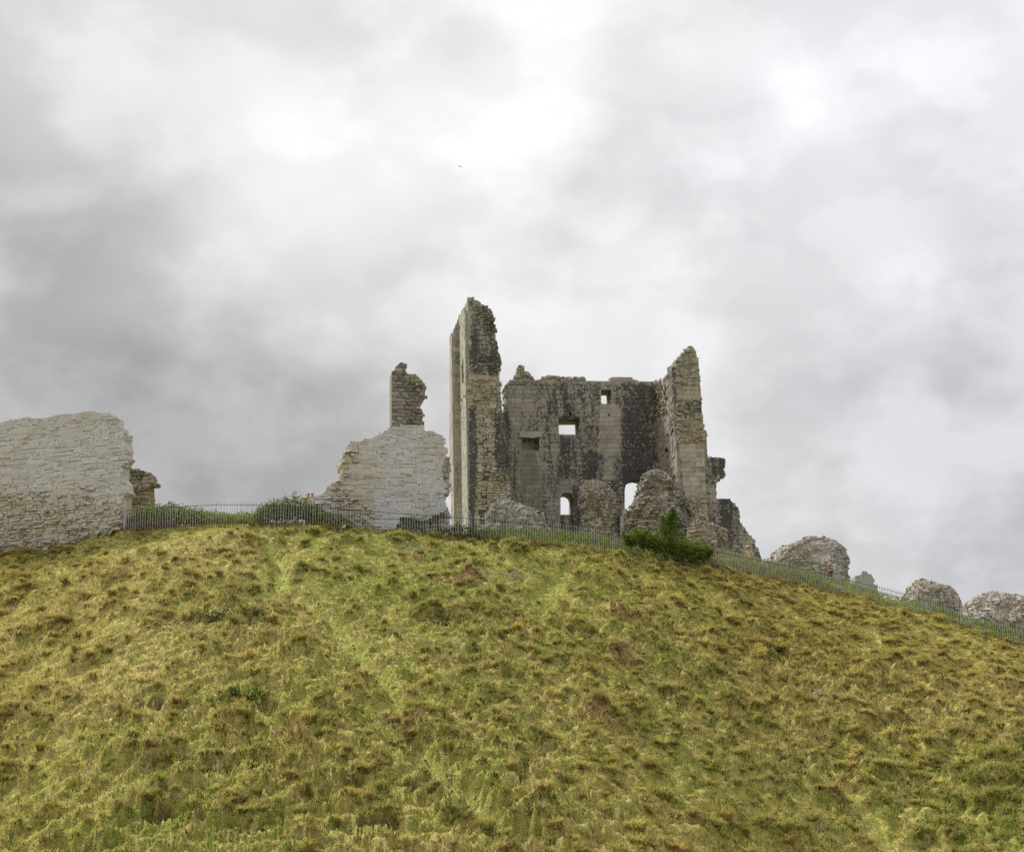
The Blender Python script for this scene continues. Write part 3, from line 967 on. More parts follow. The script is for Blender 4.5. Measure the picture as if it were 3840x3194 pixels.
        def P(i, t):
            """ring i (float ok), angle t -> (s, z, out)"""
            i = np.clip(i, 0, nrow); k = int(min(math.floor(i), nrow - 1)); f = i - k
            a, b = iv[k] * (1 - f) + iv[k + 1] * f
            d = D[k] * (1 - f) + D[k + 1] * f
            z = zs[k] * (1 - f) + zs[k + 1] * f
            ct, st = math.cos(t), math.sin(t)
            lum = 1 + .12 * math.sin(3 * t + seedn + z * .8) + .10 * math.sin(5 * t - z * 1.7 + seedn) + .06 * math.sin(9 * t + z * 3.1)
            x = (a + b) / 2 + (b - a) / 2 * math.copysign(abs(ct) ** (2 / p), ct)
            o = d * math.copysign(abs(st) ** (2 / p), st) * lum
            return pl.w(np.array([[x, z]]), o)[0]
        V, Fc = [], []
        for i in range(nrow + 1):
            for t in th:
                V.append(P(i, t))
        V = np.array(V)
        cen = V.reshape(nrow + 1, NS, 3).mean(1)
        V = (V.reshape(nrow + 1, NS, 3) - cen[:, None]) * .99 + cen[:, None]
        V = V.reshape(-1, 3)
        for i in range(nrow):
            for k in range(NS):
                a, b = i * NS + k, i * NS + (k + 1) % NS
                Fc.append((a, a + NS, b + NS, b))
        Fc.append(tuple(range(nrow * NS, nrow * NS + NS))[::-1])
        core = s.core(name, V, Fc)
        for i in range(nrow):
            t = -math.pi * (back) + random.uniform(0, .2)
            t1 = math.pi * (1 + back)
            while t < t1:
                p0 = P(i + .5, t)
                dp = P(i + .5, t + .05) - p0
                sp_ = max(np.linalg.norm(dp) / .05, .15)
                w = style['w'] * math.exp(random.gauss(0, style['wv']))
                dtt = min(w / sp_, .30)
                w = max(.10, min(w, dtt * sp_ * 1.15))
                tm = t + dtt / 2
                c0, c1 = P(i, tm), P(i + 1, tm)
                vt = c1 - c0; lv = np.linalg.norm(vt)
                kk = max(1, int(round(lv / (h * 1.15))))
                tx = P(i + .5, tm + .04) - P(i + .5, tm - .04); tx = -tx / (np.linalg.norm(tx) + 1e-9)
                for j in range(kk):
                    if random.random() < style.get('miss', .03): continue
                    c = P(i + (j + .5) / kk, tm)
                    ty = vt / (lv + 1e-9)
                    nn = np.cross(tx, ty); nn /= np.linalg.norm(nn) + 1e-9
                    # flat bedded: mix of surface normal and the horizontal
                    ny = np.array([0, 0, 1.0]); nh = nn - ny * nn[2] * .6; nh /= np.linalg.norm(nh)
                    ry = np.cross(nh, tx)
                    ww = w * random.uniform(.8, 1.05); hh = min(lv / kk, h * 1.4) * random.uniform(.85, 1.15)
                    out = max(.03, random.gauss(style['out'], style['outv']))
                    Vs = np.array(stone_shape(ww - style['gap'], max(.06, hh - style['gap']), out, style['jit'], style['bev'], back=.2))
                    rz = random.gauss(0, style['rot']); cr, sr = math.cos(rz), math.sin(rz)
                    lx = Vs[:, 0] * cr - Vs[:, 1] * sr; ly = Vs[:, 0] * sr + Vs[:, 1] * cr
                    W = c + lx[:, None] * tx + ly[:, None] * ry + Vs[:, 2:3] * nh
                    s.stone(W, sname, core, min(1, max(0, random.gauss(.5, style.get('tv', .25)))))
                t += dtt
        # cap
        return core

ASHLAR = dict(h=.40, hv=.10, w=.66, wv=.28, out=.02, outv=.012, gap=.018, jit=.012, bev=.03, rot=.004, tv=.17, miss=.015)
RUB = dict(h=.21, hv=.3, w=.34, wv=.45, out=.055, outv=.04, gap=.03, jit=.12, bev=.25, rot=.10, tv=.26, miss=.05)
RAW = dict(h=.20, hv=.2, w=.40, wv=.3, out=.08, outv=.07, gap=.03, jit=.12, bev=.22, rot=.10, tv=.2, miss=.08)
SLAB = dict(h=.155, hv=.4, w=.42, wv=.55, out=.013, outv=.008, gap=.006, jit=.05, bev=.08, rot=.03, tv=.24, miss=.014, big=.05, zj=.028)
SLABR = dict(h=.15, hv=.35, w=.34, wv=.5, out=.075, outv=.06, gap=.025, jit=.12, bev=.2, rot=.09, tv=.28, miss=.06)
LUMP = dict(h=.23, hv=.35, w=.34, wv=.5, out=.07, outv=.055, gap=.03, jit=.15, bev=.28, rot=.30, tv=.28, miss=.05)

def soft(u, v, rects):
    t = np.zeros(np.shape(u))
    for (a, b, c, d, amp, w) in rects:
        t = t + amp * ss(a - w, a + w, u) * (1 - ss(c - w, c + w, u)) * ss(b - w, b + w, v) * (1 - ss(d - w, d + w, v))
    return t

# --- the long pale wall at the left
def f_left(u, v):
    st = -.45 + .42 * ss(1790, 2000, v) * ss(500, 150, u * .7 + (2000 - v) * .2) + .22 * ss(1900, 2000, v)
    wm = .06 + .42 * ss(1760, 1930, v - (u - 200) * .12) + soft(u, v, [(300, 1550, 460, 1590, .2, 12)])
    return st, wm, np.zeros(np.shape(u))
pl = Plane(465, 1900, 83.6, -20)
lw = Ruin('wall_ruin', 'long pale limestone wall with a ragged broken end, beside the fence corner', 'ruin', (*pl.w(np.array([[-4., 0]]))[0][:2], 17), M_WHITE, f_left)
out = Z5([(-420, 300), (-200, 275), (0, 248), (60, 228), (110, 224), (190, 207), (300, 197), (440, 202), (530, 187), (600, 165), (700, 152), (830, 147), (980, 132), (1080, 140), (1160, 142), (1190, 157), (1240, 168), (1258, 190), (1268, 250), (1305, 290), (1335, 345), (1365, 360), (1360, 420), (1345, 440), (1360, 500), (1372, 550), (1355, 590), (1388, 625), (1380, 655), (1352, 680), (1345, 715), (1325, 720), (1325, 770), (1320, 860), (1360, 910), (1370, 980), (1390, 1010), (1350, 1050), (1345, 1200), (1340, 1400), (1340, 1640), (1000, 1760), (500, 1800), (0, 1850), (-420, 1850)])
def sty_left(u, v):
    if random.random() < float(ss(1800, 1925, v - (u - 200) * .12)) * .9:
        return SLABR
    return None
lw.wall('wall_core', pl, out, .8, SLAB, styler=sty_left, wob=.05)
lw.finish()

# --- stub behind it
def f_stub(u, v):
    return np.full(np.shape(u), .30), np.full(np.shape(u), .6), np.zeros(np.shape(u))
pl = Plane(520, 1850, 96, -6)
st_ = Ruin('wall_stub', 'small brown rubble stub behind the ragged end of the long pale wall', 'ruin', (*pl.P0[:2], 19), M_RUBBLE, f_stub)
out = Z5([(1290, 735), (1400, 722), (1440, 742), (1500, 747), (1560, 772), (1620, 787), (1640, 812), (1648, 870), (1680, 905), (1640, 922), (1615, 925), (1618, 1000), (1622, 1080), (1610, 1300), (1290, 1300)])
hole = Z5([(1325, 800), (1350, 788), (1358, 800), (1352, 830), (1330, 832)])
st_.wall('wall_core', pl, out, 1.2, dict(SLABR, h=.19, w=.5), holes=[hole])
st_.finish()

# --- the pale ruin with the hollow foot
def f_white(u, v):
    st = -.45 + soft(u, v, [(1495, 1920, 1690, 2010, .75, 12), (1655, 1700, 1700, 1880, .9, 8), (1640, 1620, 1680, 1700, .25, 15)])
    wm = .05 + soft(u, v, [(1240, 1660, 1395, 2010, .42, 40), (1330, 1850, 1420, 1960, .25, 25), (1365, 1775, 1425, 1815, .4, 6), (1580, 1600, 1690, 1760, .2, 20)])
    return st, wm, np.zeros(np.shape(u))
pl = Plane(1500, 1950, 85.2, 13)
wr = Ruin('wall_ruin', 'pale limestone ruin with a sloping broken side and hollow foot, left of the keep', 'ruin', (*pl.P0[:2], 18.5), M_WHITE, f_white)
out = Z4([(120, 1340), (200, 1295), (265, 1288), (300, 1248), (330, 1203), (390, 1163), (440, 1132), (468, 1090), (458, 1050), (475, 1010), (450, 980), (455, 935), (480, 900), (485, 860), (505, 840), (515, 817), (550, 798), (620, 788), (690, 768), (755, 753), (790, 720), (805, 728), (840, 713), (850, 693), (900, 673), (930, 663), (1000, 648), (1100, 638), (1180, 643), (1215, 683), (1270, 698), (1340, 713), (1380, 720), (1395, 745), (1402, 790), (1412, 830), (1435, 870), (1430, 930), (1390, 1010), (1382, 1050), (1390, 1130), (1408, 1200), (1404, 1290), (1414, 1340), (1435, 1430), (1320, 1478), (1290, 1492), (1240, 1522), (1190, 1528), (1110, 1498), (1040, 1494), (1000, 1478), (992, 1500), (1000, 1530), (960, 1560), (930, 1640), (930, 1760), (120, 1760)])
def sty_white(u, v):
    if (u < 1300 + 40 * math.sin(v * .03) + max(0, (v - 1780)) * .55) and u < 1420:
        return SLABR if random.random() < .9 else None
    return None
wr.wall('wall_core', pl, out, 2.2, SLAB, styler=sty_white, wob=.04)
plb = pl.back(.75)
out = Z4([(900, 1400), (1445, 1400), (1470, 1480), (1455, 1560), (1470, 1760), (900, 1760)])
wr.wall('hollow_back', plb, out, 1.0, dict(RUB, h=.22, out=.16, outv=.12, tv=.3), rim=False)
plb = pl.back(1.6)
out = Z4([(1330, 900), (1440, 925), (1462, 935), (1465, 1050), (1462, 1200), (1466, 1270), (1440, 1300), (1420, 1330), (1330, 1330)])
wr.wall('rear_core', plb, out, 1.2, RUB)
wr.finish()

# --- the pillar that stands behind it
def f_spike(u, v):
    return np.full(np.shape(u), .22) + soft(u, v, [(1470, 1380, 1530, 1600, -.1, 10)]), np.full(np.shape(u), .05), np.zeros(np.shape(u))
pl = Plane(1530, 1560, 93, 10)
sp_r = Ruin('pillar_ruin', 'tall narrow grey stub of wall with a bitten right edge above the pale ruin', 'ruin', (*pl.P0[:2], 20), M_RUBBLE, f_spike)
out = Z4([(922, 900), (922, 132), (955, 115), (957, 82), (980, 72), (1000, 47), (1040, 52), (1058, 77), (1052, 120), (1065, 150), (1100, 157), (1140, 152), (1178, 187), (1210, 222), (1245, 290), (1232, 330), (1235, 370), (1197, 420), (1180, 470), (1207, 487), (1212, 560), (1200, 640), (1210, 900)])
def sty_spike(u, v):
    return dict(LUMP, h=.22, w=.34) if u > 1520 + 12 * math.sin(v * .07) else None
sp_r.wall('wall_core', pl, out, 1.5, dict(RUB, h=.22, w=.42, out=.04, outv=.03, jit=.07), styler=sty_spike, rim=False)
sp_r.finish()

# --- the keep
KYAW = 7.0
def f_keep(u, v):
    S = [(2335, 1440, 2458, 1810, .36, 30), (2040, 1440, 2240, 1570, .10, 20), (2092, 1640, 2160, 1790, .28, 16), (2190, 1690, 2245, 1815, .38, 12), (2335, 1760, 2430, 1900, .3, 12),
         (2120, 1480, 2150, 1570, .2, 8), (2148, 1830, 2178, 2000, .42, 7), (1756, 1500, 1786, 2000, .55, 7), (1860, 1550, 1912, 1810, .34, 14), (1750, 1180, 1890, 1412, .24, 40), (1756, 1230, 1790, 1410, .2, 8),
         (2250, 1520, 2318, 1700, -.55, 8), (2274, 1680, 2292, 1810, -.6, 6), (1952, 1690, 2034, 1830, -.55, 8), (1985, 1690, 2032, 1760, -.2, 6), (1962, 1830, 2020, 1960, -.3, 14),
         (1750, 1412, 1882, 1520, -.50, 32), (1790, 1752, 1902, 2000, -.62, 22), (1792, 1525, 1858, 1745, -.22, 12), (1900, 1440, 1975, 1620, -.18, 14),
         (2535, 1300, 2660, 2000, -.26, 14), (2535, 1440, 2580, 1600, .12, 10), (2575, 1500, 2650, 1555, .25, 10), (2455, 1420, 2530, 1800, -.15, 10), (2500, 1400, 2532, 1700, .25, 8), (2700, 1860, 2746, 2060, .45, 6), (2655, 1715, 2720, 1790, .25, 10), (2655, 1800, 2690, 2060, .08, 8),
         (1680, 1100, 1703, 2050, -.7, 5), (1724, 1100, 1757, 2050, -.72, 4), (1704, 1210, 1722, 1500, .05, 5), (1704, 1520, 1722, 2050, -.2, 5), (1880, 1380, 2450, 1432, -.4, 8), (2130, 1560, 2180, 1580, .2, 6)]  # left-facing flank strips: light from the left painted in as paler stone
    W = [(1680, 1100, 1703, 2050, -.3, 5), (1724, 1100, 1757, 2050, -.3, 4), (1750, 1412, 1882, 1520, .45, 32), (1790, 1752, 1902, 2000, .6, 22), (1792, 1525, 1858, 1745, .35, 12), (2535, 1560, 2660, 1700, .5, 12), (2560, 1860, 2660, 2000, .4, 12), (2535, 1300, 2660, 1560, .12, 20),  # flank strips also cooler, part of the painted side light
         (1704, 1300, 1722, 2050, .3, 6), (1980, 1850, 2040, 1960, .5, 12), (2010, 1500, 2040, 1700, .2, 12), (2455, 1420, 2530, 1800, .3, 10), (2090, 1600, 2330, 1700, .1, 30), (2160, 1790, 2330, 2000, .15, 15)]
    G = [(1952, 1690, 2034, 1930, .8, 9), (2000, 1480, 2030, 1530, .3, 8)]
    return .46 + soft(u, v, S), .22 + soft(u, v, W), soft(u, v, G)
KP = unproj(2160, 1800, 128.0)
back_pl = Plane(P0=KP, yaw=KYAW)
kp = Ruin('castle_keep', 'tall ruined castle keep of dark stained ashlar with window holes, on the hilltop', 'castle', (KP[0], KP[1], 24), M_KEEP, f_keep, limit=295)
# back wall with its openings
out = Z2([(-60, 1720), (-60, 600), (62, 560), (78, 545), (92, 480), (88, 460), (97, 440), (92, 247), (118, 242), (120, 212), (150, 202), (177, 192), (187, 150), (202, 74), (233, 72), (240, 107), (262, 122), (298, 132), (318, 162), (322, 177), (340, 183), (347, 207), (408, 217), (414, 182), (450, 174), (467, 160), (570, 167), (600, 180), (650, 187), (780, 192), (808, 187), (820, 217), (1040, 222), (1047, 192), (1120, 190), (1268, 200), (1277, 212), (1340, 222), (1440, 226), (1500, 230), (1500, 1720)])
def arc(x0, x1, ytop, ybot, n=9):
    r = (x1 - x0) / 2; c = (x0 + x1) / 2
    return [(x0, ybot)] + [(c - r * math.cos(math.pi * i / (n - 1)), ytop + r - r * math.sin(math.pi * i / (n - 1))) for i in range(n)] + [(x1, ybot)]
holes = [Z2([(957, 288), (1046, 288), (1048, 350), (1036, 425), (957, 428)]), Z2([(568, 560), (756, 558), (756, 636), (752, 712), (574, 710)]),
         Z2(arc(588, 702, 1225, 1650)), Z2(arc(1172, 1400, 1092, 1392)),
         Z2([(240, 732), (392, 732), (392, 845), (240, 845)]), Z2([(1020, 518), (1036, 516), (1036, 532), (1020, 533)]), Z2([(668, 492), (682, 492), (682, 532), (668, 530)]),
         Z2([(350, 1008), (378, 1008), (378, 1030), (350, 1032)]), Z2([(372, 1150), (396, 1150), (396, 1170), (372, 1170)]), Z2([(1030, 850), (1048, 850), (1048, 868), (1030, 868)]), Z2([(1052, 988), (1070, 988), (1070, 1004), (1052, 1004)]), Z2([(212, 1055), (228, 1055), (228, 1070), (212, 1070)])]
def sty_back(u, v):
    for (a, b, c, d) in ((1892, 1370, 2000, 1450), (2170, 1795, 2330, 2000), (2030, 1480, 2050, 1530), (2000, 1395, 2300, 1424)):
        if a < u < c and b < v < d:
            return dict(RUB, out=.06, outv=.05)
    return None
wallT = 2.3
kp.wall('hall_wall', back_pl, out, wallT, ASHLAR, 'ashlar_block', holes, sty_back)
# what closes the shallow recesses behind their mouths, and the sill wall inside the door arch
bp1 = back_pl.back(.75)
for nm, poly in (('fireplace_back', Z2([(225, 715), (410, 715), (410, 860), (225, 860)])), ('door_sill', Z2([(560, 1442), (640, 1432), (690, 1440), (730, 1436), (730, 1720), (560, 1720)]))):
    kp.wall(nm, bp1, poly, .9, ASHLAR, 'ashlar_block', rim=False)
bp2 = back_pl.back(.35)
for poly in ([(1010, 508), (1046, 508), (1046, 542), (1010, 542)], [(658, 482), (692, 482), (692, 542), (658, 540)], [(340, 998), (388, 998), (388, 1042), (340, 1042)], [(362, 1140), (406, 1140), (406, 1180), (362, 1180)], [(1020, 840), (1058, 840), (1058, 878), (1020, 878)], [(1042, 978), (1080, 978), (1080, 1014), (1042, 1014)], [(202, 1045), (238, 1045), (238, 1080), (202, 1080)]):
    kp.wall('hole_back', bp2, Z2(poly), .4, ASHLAR, facing=False, rim=False)
# fireplace hood stone
A = back_pl.sz(Z2([(210, 727), (216, 690), (236, 676), (398, 676), (418, 690), (420, 727), (392, 724), (330, 735), (240, 728)]))
def prism(pl, A, o0, o1):
    n = len(A); V = np.concatenate([pl.w(A, o1), pl.w(A, o0)])
    Fc = [tuple(range(n))[::-1], tuple(range(n, 2 * n))] + [(i, (i + 1) % n, n + (i + 1) % n, n + i) for i in range(n)]
    return V, Fc
V, Fc = prism(back_pl, A, -.3, .16)
o = mesh_obj('fireplace_lintel', V, Fc, M_KEEP, kp.root, {'sd': np.tile([.8, -.6, .1, 0.0], (len(V), 1))})
# arch rings of wedge stones
def voussoirs(pl, x0, x1, ytop, n, t=26):
    r = (x1 - x0) / 2; c = (x0 + x1) / 2
    for i in range(n):
        a0, a1 = math.pi * (i + .06) / n, math.pi * (i + .94) / n
        q = [(c - rr * math.cos(a), ytop + r - rr * math.sin(a)) for rr, a in ((r, a0), (r + t, a0), (r + t, a1), (r, a1))]
        V, Fc = prism(pl, pl.sz(Z2(q)), -.15, .05)
        a = kp.sd(V, random.uniform(.3, .8))
        mesh_obj('arch_stone', V, Fc, M_KEEP, kp.root, {'sd': a})
voussoirs(back_pl, 588, 702, 1225, 9, 22)
voussoirs(back_pl, 1172, 1400, 1092, 13, 30)
# left tower
fr_d = 119.0
tow_pl = Plane(1765, 1900, fr_d, KYAW)
out = Z1([(226, 1720), (222, 1450), (217, 1150), (213, 950), (205, 770), (200, 690), (207, 600), (203, 250), (204, 110), (207, 75), (215, 64), (233, 64), (248, 77), (280, 87), (285, 106), (313, 112), (347, 142), (368, 170), (378, 205), (378, 240), (390, 265), (386, 300), (380, 325), (395, 355), (405, 390), (406, 440), (422, 447), (424, 520), (416, 560), (416, 640), (422, 700), (428, 780), (438, 860), (456, 872), (468, 960), (470, 1060), (455, 1130), (456, 1195), (474, 1212), (484, 1300), (480, 1400), (484, 1720)])
def sty_tower(u, v):
    for (a, b, c, d) in ((1750, 1414, 1885, 1520), (1790, 1756, 1905, 2010), (1752, 1100, 1860, 1190), (1810, 1180, 1880, 1240), (1800, 1330, 1880, 1412)):
        if a < u < c and b < v < d:
            return RAW
    if 1792 < u < 1860 and 1522 < v < 1750:
        return dict(RUB, out=.04, outv=.03) if random.random() < .6 else None
    return None
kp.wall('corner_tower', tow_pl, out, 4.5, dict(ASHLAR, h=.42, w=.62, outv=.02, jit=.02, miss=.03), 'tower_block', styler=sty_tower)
# its left flank: lit return wall, buttress front, buttress flank
c0 = tow_pl.sz(Z1([(205, 800)]))[0]; c1 = tow_pl.sz(Z1([(222, 1500)]))[0]
corner = tow_pl.w(np.array([[c0[0], 0.0]]))[0]
flank = Plane(P0=corner - tow_pl.e * .12, yaw=KYAW - 90)
out = Z1([(205, 110), (207, 700), (222, 1720), (150, 1720), (150, 1000), (138, 300), (138, 205), (150, 187), (175, 137), (196, 132)])
niche = Z1([(163, 640), (162, 520), (166, 482), (171, 468), (177, 480), (180, 520), (182, 640)])
kp.wall('return_wall', flank, out, 1.3, dict(ASHLAR, h=.38, w=.8, out=.015), 'tower_block', holes=[niche], rim=False, smax=-.22)
fb = flank.back(.25)
kp.wall('niche_back', fb, Z1([(158, 655), (158, 460), (186, 455), (188, 655)]), .5, ASHLAR, facing=False, rim=False)
# the buttress stands back along the flank and projects to the left
g0 = flank.sz(Z1([(154, 800)]))[0]
bpt = flank.w(np.array([[g0[0], 0.0]]))[0]
but_pl = Plane(P0=bpt, yaw=KYAW)
out = Z1([(170, 1720), (164, 1200), (156, 800), (150, 300), (150, 187), (130, 232), (106, 286), (106, 500), (108, 760), (116, 830), (122, 1250), (128, 1500), (130, 1720)])
kp.wall('buttress', but_pl, out, 4.0, dict(ASHLAR, h=.40, w=.55), 'tower_block', rim=False)
g1 = but_pl.sz(Z1([(113, 900)]))[0]
bf = Plane(P0=but_pl.w(np.array([[g1[0] - .1, 0.0]]))[0], yaw=KYAW - 90)
out = Z1([(104, 286), (103, 500), (105, 762), (114, 832), (120, 1250), (126, 1500), (128, 1720), (94, 1720), (92, 1420), (84, 1300), (80, 830), (96, 790), (92, 700), (80, 330), (100, 292)])
kp.wall('buttress_flank', bf, out, 1.2, dict(ASHLAR, h=.38, w=.9, out=.015), 'tower_block', rim=False, smax=-.2)
# right wing: inner flank and broken end
wing_pl = Plane(2600, 1900, 121.0, KYAW)
out = Z3([(660, 1660), (652, 1400), (640, 1300), (610, 1200), (592, 1080), (577, 900), (562, 750), (552, 600), (547, 520), (542, 350), (546, 200), (556, 168), (582, 147), (596, 132), (612, 110), (640, 88), (655, 74), (668, 77), (688, 102), (702, 155), (714, 182), (720, 300), (733, 440), (743, 640), (753, 655), (752, 690), (756, 800), (762, 1000), (776, 1240), (788, 1400), (796, 1660)])
def sty_wing(u, v):
    if v < 1440 or (1490 < v < 1655) or (v > 1860 and u > 2585):
        return RAW
    return None
kp.wall('wing_end', wing_pl, out, 3.0, dict(ASHLAR, h=.40, w=.6, outv=.03, miss=.03), 'wing_block', styler=sty_wing)
w0 = wing_pl.sz(Z3([(556, 700)]))[0]
wf = Plane(P0=wing_pl.w(np.array([[w0[0] - .1, 0.0]]))[0], yaw=KYAW - 90)
out = Z3([(600, 1660), (600, 1300), (600, 1200), (590, 1080), (577, 900), (562, 750), (552, 600), (547, 520), (542, 350), (546, 187), (530, 215), (502, 242), (490, 272), (462, 296), (440, 327), (385, 342), (370, 350), (370, 1660)])
fh = [Z3([(455, 1028), (456, 1005), (464, 988), (472, 983), (482, 992), (490, 1015), (491, 1034)]), Z3([(516, 385), (518, 365), (526, 350), (532, 365), (532, 390)]), Z3([(474, 770), (478, 735), (486, 722), (492, 740), (494, 775)])]
def sty_flank(u, v):
    if 1435 < v < 1560 and u < 2500 and random.random() < .7:
        return RAW
    return None
kp.wall('wing_flank', wf, out, 1.6, dict(ASHLAR, h=.36, w=.75, outv=.025, miss=.03), 'wing_block', holes=fh, styler=sty_flank, smax=-.25)
wfb = wf.back(.8)
kp.wall('recess_back', wfb, Z3([(440, 1060), (445, 960), (500, 950), (505, 1060)]), .5, ASHLAR, facing=False, rim=False)
wfb = wf.back(.4)
kp.wall('recess_back', wfb, Z3([(505, 420), (508, 330), (545, 320), (545, 420)]), .4, ASHLAR, facing=False, rim=False)
kp.wall('recess_back', wfb, Z3([(465, 800), (468, 700), (505, 700), (508, 800)]), .4, ASHLAR, facing=False, rim=False)
# outer walls to the right
ow = wing_pl.back(2.2)
out = Z3([(742, 700), (770, 706), (774, 780), (780, 903), (850, 900), (903, 908), (915, 930), (910, 960), (895, 975), (898, 1000), (912, 1020), (905, 1040), (885, 1058), (862, 1066), (848, 1085), (845, 1140), (846, 1200), (852, 1222), (925, 1222), (955, 1225), (983, 1250), (1003, 1272), (1022, 1310), (1013, 1342), (1028, 1395), (1058, 1430), (1088, 1475), (1127, 1512), (1137, 1560), (1163, 1592), (1176, 1660), (1180, 1760), (742, 1760)])
kp.wall('outer_wall', ow, out, 1.8, dict(ASHLAR, h=.34, w=.6, outv=.025, miss=.02, jit=.03), 'outer_block')
kp.finish()

# --- fallen and rounded rubble masses near the keep
def f_lean(u, v):
    return np.full(np.shape(u), .02) + soft(u, v, [(1840, 1890, 1930, 1990, .25, 15)]), np.full(np.shape(u), .25), soft(u, v, [(1905, 1885, 1930, 1905, .5, 6)])
M_FALLEN = stone_mat('fallen_grey_rubble', (.30, .29, .275), (.29, .25, .20), lichen=.55, orange=.3, contrast=.8)
pl = Plane(1935, 1960, 112, -4)
r1 = Ruin('fallen_masonry', 'fallen grey mass of masonry tilting at the foot of the tall tower', 'ruin', (*pl.P0[:2], 21), M_FALLEN, f_lean)
r1.mound('rubble_core', pl, Z7([(-60, 1000), (20, 520), (150, 260), (250, 150), (420, 82), (560, 110), (850, 200), (1000, 285), (1180, 292), (1280, 390), (1400, 440), (1470, 560), (1500, 700), (1600, 820), (1700, 1000)]), .7, dict(LUMP, h=.30, w=.5, rot=.35, out=.08), dmax=2.2)
r1.finish()

def f_pile(u, v):
    return np.full(np.shape(u), .16) + soft(u, v, [(2160, 1790, 2330, 1850, .05, 15)]), np.full(np.shape(u), .55), np.zeros(np.shape(u))
pl = Plane(2240, 1940, 120, 4)
r2 = Ruin('rubble_stump', 'lumpy brown rubble stump against the back wall between the two arches', 'ruin', (*pl.P0[:2], 22), M_RUBBLE, f_pile)
r2.mound('rubble_core', pl, Z2([(735, 1800), (770, 1560), (785, 1420), (748, 1330), (745, 1270), (765, 1200), (800, 1150), (880, 1122), (950, 1126), (1010, 1160), (1062, 1225), (1105, 1280), (1112, 1400), (1100, 1560), (1120, 1800)]), .7, dict(LUMP, h=.26, w=.36, rot=.3), dmax=2.5, p=2.1)
r2.finish()

pl = Plane(2337, 1950, 119.5, 4)
r2b = Ruin('ashlar_stump', 'little stump of squared grey blocks beside the big arch', 'ruin', (*pl.P0[:2], 22), M_GREYRUB, lambda u, v: (np.full(np.shape(u), .12), np.full(np.shape(u), .1), np.zeros(np.shape(u))))
r2b.wall('stump_core', pl, Z2([(1128, 1700), (1130, 1450), (1145, 1440), (1150, 1390), (1188, 1388), (1188, 1460), (1230, 1470), (1236, 1700)]), 1.0, dict(ASHLAR, h=.45, w=.5, out=.04), 'ashlar_block')
r2b.finish()

def f_round(u, v):
    return .36 + soft(u, v, [(2460, 1930, 2580, 2010, .12, 20), (2330, 1750, 2400, 1830, -.15, 20)]), .35 + soft(u, v, [(2340, 1850, 2450, 2050, .3, 20), (2470, 1770, 2500, 1800, .3, 8)]), np.zeros(np.shape(u))
pl = Plane(2470, 1950, 112, 6)
r3 = Ruin('round_stump', 'dark bulging round stump of brown rubble stones in front of the big arch', 'ruin', (*pl.P0[:2], 22), M_RUBBLE, f_round)
r3.mound('rubble_core', pl, Z3([(130, 1620), (160, 1420), (172, 1335), (222, 1240), (252, 1195), (256, 1150), (266, 1108), (300, 1035), (330, 1008), (380, 1000), (455, 1012), (498, 1042), (530, 1082), (580, 1142), (612, 1205), (648, 1265), (672, 1330), (690, 1400), (700, 1620)]), .85, dict(RUB, h=.20, w=.34, out=.08, outv=.06, tv=.30), dmax=3.4)
r3.finish()

def f_foot(u, v):
    return .22 + soft(u, v, [(2590, 1970, 2670, 2060, -.2, 20)]), .55 + soft(u, v, [(2590, 1960, 2660, 2060, .3, 15)]), np.zeros(np.shape(u))
pl = Plane(2640, 2010, 108, 6)
r4 = Ruin('rubble_mound', 'low brown rubble mound at the foot of the right wing of the keep', 'ruin', (*pl.P0[:2], 22), M_RUBBLE, f_foot)
r4.mound('rubble_core', pl, Z3([(600, 1720), (620, 1480), (645, 1402), (700, 1372), (790, 1400), (860, 1425), (898, 1442), (922, 1482), (930, 1560), (945, 1720)]), .6, dict(LUMP, h=.26, w=.42), dmax=2.5, p=3)
r4.finish()

# --- ruins down the right-hand ridge
def f_ra(u, v):
    return -.05 + soft(u, v, [(2970, 2040, 3090, 2100, .35, 25)]), .38 + soft(u, v, [(2960, 2050, 3060, 2140, .3, 20), (3090, 2030, 3180, 2200, -.2, 20), (2860, 2040, 2960, 2140, -.25, 20)]), np.zeros(np.shape(u))
pl = Plane(3020, 2150, 107, 10)
r5 = Ruin('round_tower_ruin', 'broad rounded grey rubble ruin behind the walkers on the path', 'ruin', (*pl.P0[:2], 20), M_GREYRUB, f_ra)
r5.mound('rubble_core', pl, Z6([(270, 640), (315, 405), (355, 345), (400, 297), (430, 273), (480, 264), (510, 252), (560, 228), (620, 213), (720, 212), (755, 232), (788, 258), (825, 292), (845, 318), (840, 350), (855, 372), (864, 405), (856, 440), (864, 500), (872, 640)]), .75, dict(RUB, h=.17, w=.31), dmax=4, p=2.8)
r5.finish()

pl = Plane(3230, 2220, 165, 4)
r6 = Ruin('distant_tower', 'far pale tower stump with a small knob on top, seen over the fence', 'ruin', (*pl.P0[:2], 25), M_PALEFAR, lambda u, v: (np.full(np.shape(u), -.5), np.full(np.shape(u), .1) + .3 * ss(2170, 2230, v), np.zeros(np.shape(u))))
r6.wall('tower_core', pl, Z6([(890, 760), (895, 562), (905, 532), (930, 522), (935, 518), (932, 480), (960, 472), (978, 467), (982, 448), (1000, 444), (1016, 450), (1026, 462), (1040, 466), (1056, 482), (1062, 500), (1062, 530), (1084, 547), (1090, 610), (1092, 760)]), 4.0, dict(SLAB, h=.34, w=.8, out=.02), rim=False)
r6.finish()

